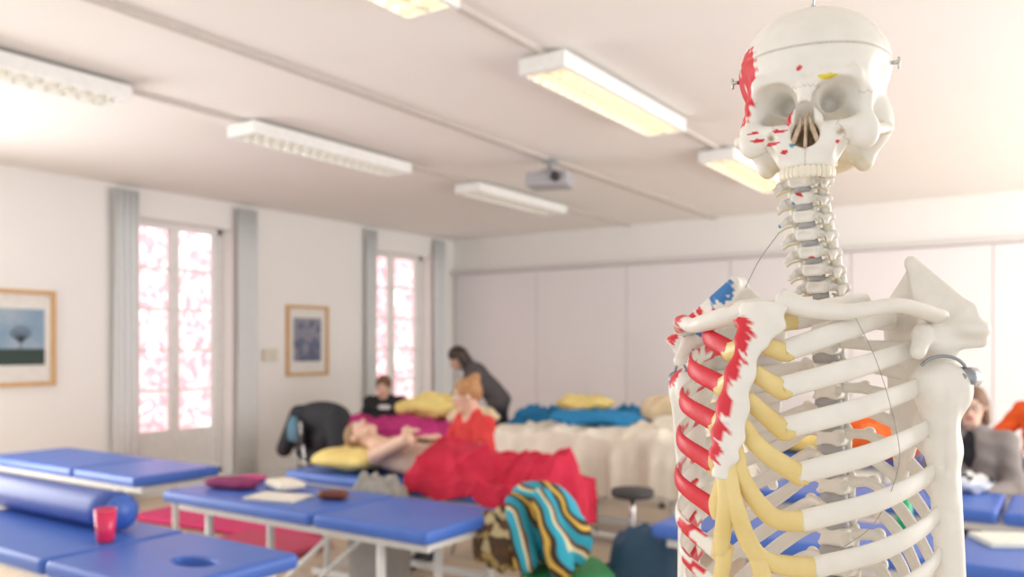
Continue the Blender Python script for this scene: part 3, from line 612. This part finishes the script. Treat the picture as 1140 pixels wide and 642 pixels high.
# ------------------------------------------------------------ SKELETON
TH=math.radians(42); D0=0.92; U0=(925-570)/FP*D0
rootp=Rt*U0+Fw*D0; bx=Rt*math.cos(TH)-Fw*math.sin(TH); zrot=math.atan2(bx[1],bx[0])
SKEL=empty('skeleton_model',(rootp[0],rootp[1],0),zrot,'life-size white plastic anatomical skeleton with painted muscle origins','skeleton')
def S(px,py,D):
    du=(px-570)/FP*D-U0; dv=D-D0
    return A(du*math.cos(TH)-dv*math.sin(TH),du*math.sin(TH)+dv*math.cos(TH),CAMH+(385-py)/FP*D)
BL=[]
def blob(px,py,D,r,c): BL.append((S(px,py,D),r,c))
# pectoral origin on ribs and sternum edge
for q in[(822,366,.79,.014),(818,384,.79,.018),(812,402,.79,.021),(806,420,.79,.020),(800,438,.79,.021),(796,456,.79,.020),(790,474,.785,.020),(784,492,.785,.018),(790,508,.78,.014),(778,508,.79,.016),(770,524,.80,.014),
         (795,395,.84,.018),(786,420,.86,.018),(778,445,.87,.017),(772,470,.88,.017),(806,452,.775,.012),(812,412,.778,.013),(826,378,.782,.011),(800,478,.772,.011),(795,500,.772,.009)]: blob(*q,REDP)
for q in[(760,352,.98,.024),(785,345,.95,.019),(800,335,.93,.016),(742,372,.99,.014),(790,348,.86,.014),(765,357,.90,.016),(812,344,.83,.012),(752,420,.97,.012),(775,345,.9,.018),(745,365,.95,.014),(815,340,.84,.012),(795,337,.88,.014),(775,338,.92,.016),(755,345,.96,.018),(800,362,.88,.014),(780,380,.90,.013),(765,372,.93,.013)]: blob(*q,REDP)
for q in[(800,322,.97,.018),(784,368,.96,.010),(764,385,.96,.010),(757,400,.98,.009),(745,395,.99,.01),(772,398,.94,.008)]: blob(*q,BLUEP)
for q in[(862,240,.87,.012),(878,232,.87,.008),(866,247,.88,.008),(870,222,.87,.006)]: blob(*q,BLUEP)
for q in[(885,262,.87,.007),(880,300,.89,.007),(895,322,.88,.007),(888,215,.86,.006),(878,278,.88,.006),(902,290,.88,.005),(985,440,.79,.008),(1005,462,.79,.007),(965,425,.785,.005),(870,345,.80,.005)]: blob(*q,REDP)
def paint(V,base=BONE,extra=()):
    col=np.tile(base,(len(V),1)); nz=0.22*np.sin(V[:,0]*420+V[:,2]*310)*np.cos(V[:,1]*380-V[:,2]*260)+0.12*np.sin(V[:,2]*900+V[:,0]*700)
    for c,r,cc in list(BL)+list(extra):
        d=np.linalg.norm(V-c,axis=1)/r+nz; w=np.clip((1.0-d)/0.12,0,1)[:,None]; col=col*(1-w)+cc*w
    return col
def bone(name,V,F_,parent=None,label=None,m=None,col=None):
    V=np.asarray(V); return obj(name,mesh(name,V,F_,m or M_bone,col=None if m else (paint(V) if col is None else col)),parent or SKEL,label=label)
# --- skull (units U)
U=0.907e-3; SC=S(905,98,0.85); sa=math.radians(17)
Rs=np.array(Matrix.Rotation(sa,3,'Z')@Matrix.Rotation(math.radians(3),3,'X'))
f=Fld((-98,-112,-125),(98,118,100),1.5)
f.ell((0,10,20),(81,90,66),k=10); f.ell((0,-30,12),(64,55,56),k=16); f.ell((0,34,-24),(64,62,50),k=20)
for s in(-1,1):
    f.caps((s*12,-83,-9),(s*46,-72,-8),7,8,k=10); f.caps((s*46,-72,-9),(s*57,-60,-28),7,5.5,k=8)
    f.caps((s*57,-60,-28),(s*56,-62,-52),6,8,k=6); f.caps((s*56,-62,-57),(s*30,-78,-60),9,8,k=8)
    f.ell((s*54,-64,-66),(16,13,17),k=8); f.caps((s*62,-56,-62),(s*76,-22,-56),7,5,k=6); f.caps((s*76,-22,-56),(s*70,8,-46),5,6,k=8)
    f.ell((s*62,18,-40),(20,28,28),k=14); f.caps((s*56,22,-52),(s*52,18,-84),17,10,k=12)
    f.caps((s*14,-84,-22),(s*11,-86,-52),6,7,k=6); f.ell((s*50,-38,-20),(14,30,30),k=10)
    f.tri(A(s*16,-24,-50),A(s*18,-34,-94),A(s*24,-12,-88),3,k=6)
    f.ell((s*22,-70,-72),(17,17,20),k=8)
f.ell((0,-60,-76),(34,28,26),k=10); f.ell((0,-60,-94),(27,29,12),k=8); f.caps((0,-85,-16),(0,-95,-40),7.5,6.5,k=6)
f.ell((0,14,-54),(44,42,28),k=16); f.ell((0,44,-66),(58,44,26),k=14)
for s in(-1,1):
    f.ell((s*32,-84,-31),(24,26,21),k=4,sub=True); f.caps((s*31,-80,-31),(s*20,-38,-28),19,8,k=4,sub=True)
    f.ell((s*84,-40,-14),(20,26,32),k=12,sub=True); f.ell((s*44,-48,-100),(14,24,24),k=8,sub=True)
    f.ell((s*34,-88,-66),(5,8,5),k=4,sub=True); f.ell((s*36,-76,-84),(8,7,10),k=6,sub=True)
f.ell((0,-92,-66),(14.5,32,13),k=4,sub=True); f.ell((0,-92,-50),(9,28,16),k=5,sub=True); f.ell((0,-58,-112),(17,21,11),k=6,sub=True)
zz=f.ax[2][None,None,:]; f.d=f.d+1.3*np.exp(-((zz-25)/1.5)**2)
V,F_=f.out(); q=V.copy()
col=np.tile(BONE,(len(V),1))
def sp(c,r,cc,soft=0.1):
    global col
    d=np.linalg.norm((q-A(*c))/A(*r),axis=1)+0.12*np.sin(q[:,0]*.5+q[:,2]*.37)*np.cos(q[:,1]*.4+q[:,2]*.23); w=np.clip((1-d)/soft,0,1)[:,None]; col=col*(1-w)+np.asarray(cc)*w
seam=np.exp(-((q[:,2]-25)/1.1)**2)[:,None]*0.6; col=col*(1-seam)+A(0.3,0.25,0.2)*seam
# coronal and zygomatic sutures, fine brown lines
def suture(mask,val,wd=0.9,st=0.45):
    global col
    w=(np.exp(-(val/wd)**2)*mask*st)[:,None]; col=col*(1-w)+A(0.32,0.25,0.18)*w
suture(q[:,2]>-5,q[:,1]-(-28+2.5*np.sin(q[:,0]*0.9)+1.2*np.sin(q[:,0]*2.1+q[:,2])))
suture((np.abs(q[:,0])>50)&(q[:,1]<-40)&(q[:,2]>-60)&(q[:,2]<-10),q[:,2]+26+1.5*np.sin(q[:,1]*1.4))
suture((np.abs(q[:,0])>8)&(np.abs(q[:,0])<52)&(q[:,1]<-60)&(q[:,2]<-50)&(q[:,2]>-82),np.abs(q[:,0])-(36-(q[:,2]+66)*0.5+1.5*np.sin(q[:,2])))
suture((q[:,1]<-60)&(np.abs(q[:,0])<1e9)&(q[:,2]<-66),q[:,0]+0.4*np.sin(q[:,2]*1.7),0.7,0.5)
suture((q[:,1]<-76)&(np.abs(q[:,0])<14),q[:,2]+18+1.2*np.sin(q[:,0]*1.3),0.8,0.5)
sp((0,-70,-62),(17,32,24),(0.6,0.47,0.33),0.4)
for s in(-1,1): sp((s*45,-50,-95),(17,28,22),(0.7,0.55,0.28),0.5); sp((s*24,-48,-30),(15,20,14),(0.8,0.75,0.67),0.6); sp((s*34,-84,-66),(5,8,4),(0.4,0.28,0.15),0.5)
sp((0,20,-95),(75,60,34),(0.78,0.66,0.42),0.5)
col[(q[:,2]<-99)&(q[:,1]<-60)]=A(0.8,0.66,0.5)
sp((-74,-54,-2),(27,34,54),REDP); sp((-80,-10,-6),(14,26,34),REDP)
sp((-5,-92,2),(4.5,9,4.5),REDP); sp((-14,-90,-40),(4,8,7),REDP); sp((-52,-72,-58),(8,8,2.4),REDP); sp((-36,-82,-72),(14,9,2.2),REDP); sp((-48,-74,-66),(10,9,2.0),REDP)
sp((-25,-90,-60),(10,8,2.2),REDP); sp((-16,-92,-50),(3.5,9,7),REDP); sp((-20,-88,-82),(4,9,2.4),REDP); sp((-30,-84,-86),(3,9,3),REDP); sp((24,-88,-10),(12,8,3),YELP); sp((-12,-90,-76),(4,9,2),(0.1,0.3,0.4)); sp((32,-86,-76),(3,8,2.2),REDP)
loc=lambda v:(np.atleast_2d(v)@Rs.T)*U
skull=empty('skull',tuple(SC)); skull.parent=SKEL
def sk(name,V,F_,m=None,col=None,label=None): return obj(name,mesh(name,loc(V),F_,m or M_bone,col=col),skull,label=label)
sk('cranium',V,F_,col=col,label='white plastic cranium with red painted temple')
for ph in np.linspace(-80,80,14):
    a=math.radians(ph); cx,cy=24.5*math.sin(a),-62-27*math.cos(a); wd=3.7 if abs(ph)<20 else 2.9; wd=4.2 if abs(ph)>55 else wd
    V,F_=superell((0,0,0),(wd,3.0 if abs(ph)<55 else 4.2,7.0-0.8*abs(math.sin(ph*3))),0.7,0.7,12,10,rz=a)
    V=[v*1.0+A(cx,cy,-103.5) for v in V]; sk('tooth',V,F_,col=np.tile(A(0.86,0.8,0.66),(len(V),1)))
f=Fld((-20,-95,-90),(20,-40,-30),1.2); f.caps((0,-86,-78),(0,-80,-46),1.6,k=1)
f.tri(A(0,-88,-78),A(0,-50,-78),A(0,-64,-40),1.6,k=1)
for s in(-1,1): f.caps((s*12,-84,-73),(s*7,-82,-60),2.4,2.2,k=2); f.caps((s*7,-82,-60),(s*4.5,-80,-48),2.2,1.6,k=2); f.tri(A(s*12,-84,-73),A(s*7,-82,-58),A(s*8,-56,-66),1.8,k=2)
V,F_=f.out(); sk('nasal_septum',V,F_,m=mat('septum_brown',(0.66,0.54,0.42),0.5,col2=(0.5,0.36,0.24),scale=150),label='brownish nasal septum and conchae')
for s in(-1,1):
    V,F_=tubes([([A(s*80,-2,16),A(s*88,-3,16)],2.2),([A(s*87,-3,21),A(s*87,-3,9)],1.4)],8); sk('metal_hook',V,F_,m=M_chrome,label='small metal skullcap hook')
V,F_=tubes([([A(0,8,84),A(0,8,200)],1.3),([A(0,8,84),A(0,8,92)],3)],8); sk('suspension_rod',V,F_,m=M_chrome,label='thin metal hanging rod')

# --- spine
def vert_mesh(cerv):
    k=1e-3; f=Fld((-46*k,-24*k,-30*k),(46*k,60*k,22*k),1.2*k)
    if cerv:
        f.rbox((0,0,0),(9.5*k,8*k,6*k),3*k,k=2*k); f.ell((0,-9*k,0),(7*k,3*k,3*k),k=2*k,sub=True)
        for s in(-1,1):
            f.caps((s*7*k,2*k,5*k),(s*10*k,3*k,7*k),2.4*k,2*k,k=2*k)
            f.caps((s*8*k,3*k,-1*k),(s*20*k,0,-4*k),3.6*k,3.6*k,k=2*k); f.caps((s*19*k,1*k,-4*k),(s*22*k,-7*k,-7*k),3*k,2.4*k,k=2*k); f.ell((s*21*k,7*k,-4*k),(4.5*k,4*k,4.5*k),k=2*k)
            f.ell((s*15*k,0*k,-2*k),(2.6*k,2.6*k,9*k),k=1.5*k,sub=True)
            f.caps((s*15*k,13*k,-7*k),(s*15*k,12*k,7*k),5*k,k=3*k); f.caps((s*14*k,12*k,0),(0,24*k,-2*k),3.5*k,k=3*k)
        f.caps((0,22*k,-2*k),(0,38*k,-10*k),3.5*k,3*k,k=3*k)
    else:
        f.rbox((0,0,0),(15*k,12*k,9.5*k),5*k,k=2*k)
        for s in(-1,1):
            f.caps((s*10*k,10*k,3*k),(s*32*k,22*k,5*k),5.5*k,4.5*k,k=4*k); f.ell((s*33*k,22*k,5*k),(6*k,6*k,7*k),k=3*k); f.caps((s*12*k,16*k,-10*k),(s*12*k,15*k,10*k),4.5*k,k=3*k)
            f.caps((s*12*k,16*k,0),(0,26*k,0),4*k,k=3*k); f.ell((s*15*k,-8*k,0),(5*k,6*k,5*k),k=3*k,sub=True)
        f.caps((0,26*k,0),(0,50*k,-20*k),4*k,3.5*k,k=3*k)
    return f.out()
cv,cf=vert_mesh(True); tv,tf=vert_mesh(False)
def place_vert(name,V,F_,p,sc,rx):
    R=np.array(Matrix.Rotation(rx,3,'X')); W_=(V*sc)@R.T+p; return obj(name,mesh(name,W_-p,F_,M_bone,col=paint(W_)),SKEL,loc=tuple(p))
ctop=S(892,200,.865); cbot=S(912,318,.905)
spine=[]
for i in range(7):
    t=i/6; p=ctop+(cbot-ctop)*t+A(0,-0.006*math.sin(t*3.14),0); spine.append(p)
    place_vert('cervical_vertebra',cv,cf,p,1.05+0.15*t+(0.15 if i==0 else 0),math.radians(14))
Tpy=[341,362,386,410,435,460,486,512,539,567,597,629]; TP=[]
for i,py in enumerate(Tpy):
    t=i/11; p=S(916+16*t,py,.912+0.012*math.sin(t*3.14)); TP.append(p); spine.append(p)
    place_vert('thoracic_vertebra',tv,tf,p,0.9+0.25*t,math.radians(6-14*t))
pl=TP[-1].copy()
for i in range(5):
    pl=pl+A(0,-0.004,-0.037); spine.append(pl.copy()); place_vert('lumbar_vertebra',tv,tf,pl,1.35,math.radians(-4))
for a,b in zip(spine[:-1],spine[1:]):
    c=(a+b)/2; rr=0.0088 if c[2]>1.545 else (0.0145 if c[2]>1.3 else 0.018); hh=abs(a[2]-b[2])*0.24
    V,F_=lathe([(0,-hh),(rr*0.9,-hh),(rr,0),(rr*0.9,hh),(0,hh)],18); obj('intervertebral_disc',mesh('disc',V,F_,M_disc),SKEL,loc=tuple(c))
# nerve roots: thin pale stubs leaving the neck
for i in range(7):
    for s in(-1,1):
        a=spine[i]+A(s*0.012,0.006,-0.009); V,F_=tubes([(catmull([a,a+A(s*0.010,-0.003,-0.002),a+A(s*0.015,-0.006,-0.006)],3),0.0013)],6)
        bone('nerve_root',V,F_,m=mat('nerve_yellow',(0.75,0.68,0.45),0.5))
# --- sternum
SP=[S(850,338,.789),S(845,360,.784),S(833,388,.779),S(820,430,.773),S(812,475,.769),S(806,505,.768),S(801,532,.768)]
path=catmull(SP,14); n=len(path)
wv=np.interp(np.linspace(0,1,n),np.linspace(0,1,7),[.022,.025,.013,.0145,.0165,.0145,.006])+0.0016*np.sin(np.linspace(0,1,n)*46)
V,F_=sweep(path,wv,[.006,.0065,.0055,.0055,.0055,.005,.003],A(0,-1,0),28); bone('sternum',V,F_)
sx_at=lambda z: np.interp(-z,[-p[2] for p in SP],[p[0] for p in SP])
# --- ribs
aw=[.052,.080,.098,.108,.114,.118,.121,.122,.119,.112,.100,.08]
latpy=[334,352,392,432,480,530,580,628,672,712,748,780]
Jn=[(884,355,.80),(872,391,.782),(868,432,.772),(870,477,.767),(888,527,.768),(892,580,.770),(906,632,.776),(930,678,.785),(950,715,.795),(975,745,.81)]
At=[(866,358,.79),(850,384,.783),(838,414,.778),(829,442,.774),(824,470,.771),(817,496,.770),(811,512,.769)]
midc={4:[(848,500,.765)],5:[(828,535,.763),(858,574,.764)],6:[(818,560,.762),(846,620,.765)],7:[(862,660,.77)],8:[(885,700,.778)],9:[(920,735,.79)]}
At+= [(840,612,.766),(872,672,.772),(905,712,.785)]
def outward(P): n=np.stack([P[:,0],(P[:,1]+0.08)*1.3,np.zeros(len(P))],1); return n
for side in(1,-1):
    def mir(p,x0): return p if side>0 else A(2*x0-p[0],p[1],p[2])
    for i in range(12):
        h_=TP[i]; zl=CAMH+(385-latpy[i])/FP*.787; a=aw[i]; 
        if side<0: a+=0.010
        yl=-0.07 if i>0 else -0.05
        hx=h_[0]
        pts=[A(hx+side*0.014,h_[1]+0.004,h_[2]+0.004),A(hx+side*0.036,h_[1]+0.018,h_[2]+0.002),A(side*min(a*0.72,0.07),h_[1]+0.016,h_[2]*0.72+zl*0.28),A(side*a*0.95,-0.03,h_[2]*0.25+zl*0.75),A(side*a,yl,zl)]
        if i<10:
            j=S(*Jn[i]); j=mir(j,-0.006); lx=side*a
            m_=A(lx*0.72+j[0]*0.28,yl*0.38+j[1]*0.62-0.012,zl*0.55+j[2]*0.45); pts+=[m_,j]
        else: pts+=[A(side*a*0.85,-0.115,zl-0.02)] if i==10 else []
        Pp=catmull(pts,18); wd=0.0082 if i else 0.0088
        V,F_=sweep(Pp,[.005,.0055,wd*.95,wd,wd*1.1,wd*1.18,wd*1.25],[.004,.0042,.0040,.0036,.0034,.0034,.0042],outward(Pp),14)
        col=paint(V)
        if side<0 and 0<i<9:
            n_=len(Pp); tt=np.minimum(np.arange(len(V))//14,n_-1)/(n_-1); ang=(np.arange(len(V))%14)*2*math.pi/14
            jag=0.03*np.sin(ang*3+i)+0.015*np.sin(ang*5+2*i)
            if i<6: w=(tt>0.83-0.01*i+jag)
            else: w=np.zeros(len(V),bool)
            if i>1: w=w|((tt>0.62+jag)&(tt<0.70+0.8*jag))
            if i>4: w=w|((tt>0.87+jag)&(tt<0.93+jag))
            col[w]=REDP
        rib=bone('rib',V,F_,col=col,label='white rib with red painted muscle origin' if side<0 and 0<i<9 else None)
        if i<10:
            at=S(*At[i]); at=mir(at,sx_at(at[2])) if i<7 else mir(at,-0.006)
            cp=[j+(Pp[-5]-j)*0.35]+[j]+[mir(S(*c),-0.008) for c in reversed(midc.get(i,[]))]+[at]
            Cp=catmull(cp,8); w2=wd*1.16
            V,F_=sweep(Cp,[w2*0.98,w2*1.08,w2,w2*0.9,w2*0.92],[.0036,.0048,.005,.005,.0052],outward(Cp),12)
            obj('costal_cartilage',mesh('costal_cartilage',V,F_,M_cart),rib,label='yellow rubber costal cartilage')
# --- shoulder girdle
def girdle(side):
    mm=(lambda p:p) if side>0 else (lambda p:A(-p[0]-0.016,p[1]-0.005,p[2]-0.010))
    P_=lambda *a: mm(S(*a))
    # clavicle
    st_=P_(868,333,.785) if side>0 else S(836,345,.81)
    cl=catmull([st_,P_(900,343,.775),P_(945,347,.768),P_(1000,340,.772),P_(1045,352,.79)],8)
    V,F_=sweep(cl,[.013,.0095,.0085,.009,.012],[.011,.009,.0075,.007,.007],A(0,0,1),18); bone('clavicle',V,F_)
    # scapula
    f=Fld(np.minimum(P_(930,600,.98),P_(1110,270,.75))-0.03,np.maximum(P_(930,600,.98),P_(1110,270,.75))+0.03,0.0022)
    sup,glen,inf,med,acr,cor=P_(1018,294,.86),P_(1046,392,.812),P_(1000,545,.90),P_(985,345,.91),P_(1085,372,.80),P_(1022,392,.775)
    f.tri(sup,glen,inf,0.003,k=.004); f.tri(sup,inf,med,0.003,k=.004)
    f.tri(P_(1014,290,.85),P_(1078,345,.80),P_(1040,376,.80),0.0045,k=.008); f.tri(P_(1078,345,.80),P_(1092,380,.795),P_(1042,384,.80),0.006,k=.008)
    f.caps(med,P_(1060,362,.82),.004,.007,k=.006); f.caps(P_(1014,294,.85),P_(1080,350,.8),.0055,.007,k=.006); f.caps(sup,P_(1035,370,.8),.005,.009,k=.01)
    f.ell(P_(1080,366,.795),(.018,.016,.009),k=.008); f.ell(glen,(.016,.016,.02),k=.008)
    f.caps(glen,P_(1028,372,.79),.010,.009,k=.006); f.caps(P_(1028,372,.79),cor,.009,.007,k=.006); f.caps(glen,inf,.006,.005,k=.005)
    f.ell(P_(1052,338,.80),(.012,.008,.012),k=.008,sub=True)
    V,F_=f.out(); bone('scapula',V,F_,label='shoulder blade with red and blue painted areas' if side<0 else None)
    # humerus
    f=Fld(np.minimum(P_(1000,980,.86),P_(1110,380,.75))-0.03,np.maximum(P_(1000,980,.86),P_(1110,380,.75))+0.03,0.0024)
    hd,sh1,el=P_(1044,428,.80),P_(1050,500,.80),P_(1066,760,.80)
    f.ell(hd,(.023,.024,.022),k=.008); f.ell(P_(1064,434,.792),(.015,.016,.021),k=.008); f.caps(hd,sh1,.020,.0145,k=.012); f.caps(sh1,el,.0142,.012,k=.012)
    f.caps(P_(1058,440,.782),P_(1056,560,.79),.007,.005,k=.006); f.caps(P_(1050,420,.772),P_(1050,520,.785),.0035,.003,k=.004,sub=True)
    f.caps(P_(1046,775,.80),P_(1086,775,.80),.015,.013,k=.02)
    V,F_=f.out(); hum=bone('humerus',V,F_)
    V,F_=tubes([([P_(1072,420,.785),P_(1082,420,.80)],0.010),([P_(1070,420,.780),P_(1086,420,.806)],0.004),([P_(1044+28*math.cos(a)+6,418-22*math.sin(a),.785) for a in np.linspace(0.0,2.6,14)],0.0016)],16); obj('joint_bolt',mesh('jb',V,F_,mat('steel_bolt',(0.35,0.37,0.4),0.35,metal=1)),hum,label='grey metal shoulder joint bolt')
girdle(1); girdle(-1)
# elastic cords
M_cord=mat('dark_cord',(0.3,0.29,0.27),0.8)
V,F_=tubes([(catmull([S(948,345,.765),S(975,400,.755),S(996,470,.75),S(1000,520,.752),S(975,580,.752),S(935,612,.755)],8),0.00032)],6); bone('cord',V,F_,m=M_cord,label='thin dark cord hanging over ribs')
V,F_=tubes([(catmull([S(868,258,.86),S(845,290,.85),S(830,320,.84)],6),0.0004)],6); bone('cord',V,F_,m=M_cord,label='thin dark cord from neck to shoulder')
# pelvis + stand (below the framing)
f=Fld((-0.16,-0.14,0.78),(0.16,0.12,1.10),0.004); pc=spine[-1]+A(0,0,-0.04)
f.ell(pc+A(0,0.01,-0.03),(.045,.025,.06),k=.02)
for s in(-1,1):
    f.tri(pc+A(s*.03,.03,0),pc+A(s*.13,-.03,.06),pc+A(s*.09,-.04,-.08),.007,k=.02); f.tri(pc+A(s*.03,.03,0),pc+A(s*.05,.06,.07),pc+A(s*.13,-.03,.06),.007,k=.01)
    f.ell(pc+A(s*.09,-.04,-.09),(.03,.03,.03),k=.02); f.caps(pc+A(s*.09,-.05,-.09),pc+A(0,-.09,-.12),.012,k=.02); f.caps(pc+A(s*.085,-.03,-.1),pc+A(s*.06,0,-.17),.015,k=.02); f.caps(pc+A(s*.06,0,-.17),pc+A(s*.01,-.085,-.13),.01,k=.01)
V,F_=f.out(); bone('pelvis',V,F_)
b0=A(pc[0],pc[1]+0.0,0)
V,F_=tubes([([b0+A(0,0,0.06),pc+A(0,0,0)],0.012)],12); bone('support_pole',V,F_,m=M_chrome,label='chrome support pole')
for a in np.arange(5)*1.2566:
    V,F_=tubes([([b0+A(0,0,0.08),b0+A(0.28*math.cos(a),0.28*math.sin(a),0.035)],0.014),([b0+A(0.28*math.cos(a),0.28*math.sin(a),0.0),b0+A(0.28*math.cos(a),0.28*math.sin(a),0.05)],0.02)],10); bone('base_foot',V,F_,m=M_steel)

# ------------------------------------------------------------ light
wd=bpy.data.worlds.new('world'); bpy.context.scene.world=wd; wd.use_nodes=True; bg=wd.node_tree.nodes['Background']; bg.inputs[0].default_value=(1.0,0.99,0.972,1); bg.inputs[1].default_value=0.77
def area(name,loc,rot,sx,sy,p,col=(1,1,1)):
    l=bpy.data.lights.new(name,'AREA'); l.shape='RECTANGLE'; l.size=sx; l.size_y=sy; l.energy=p; l.color=col; o=bpy.data.objects.new(name,l); o.location=loc; o.rotation_euler=rot; C.objects.link(o); return o
area('facade_fill',(-9.4,9,6.0),(0,math.radians(60),0),3,14,200,(1,0.98,0.96))  # added lamp out of view, brightens the facade in place of sunlight
area('side_fill',(2.9,6.2,1.7),(0,math.pi/2,0),2.4,6.0,180,(1,0.985,0.965))  # added soft fill lamp on the open right side, no window modelled there
area('near_left_fill',(-7.4,1.3,1.5),(0,-math.pi/2,0),2.2,2.2,110,(1,0.985,0.965))  # added key lamp out of view in front of the solid left wall
sc=bpy.context.scene; sc.view_settings.view_transform='Standard'; sc.view_settings.look='None'; sc.view_settings.exposure=0.48
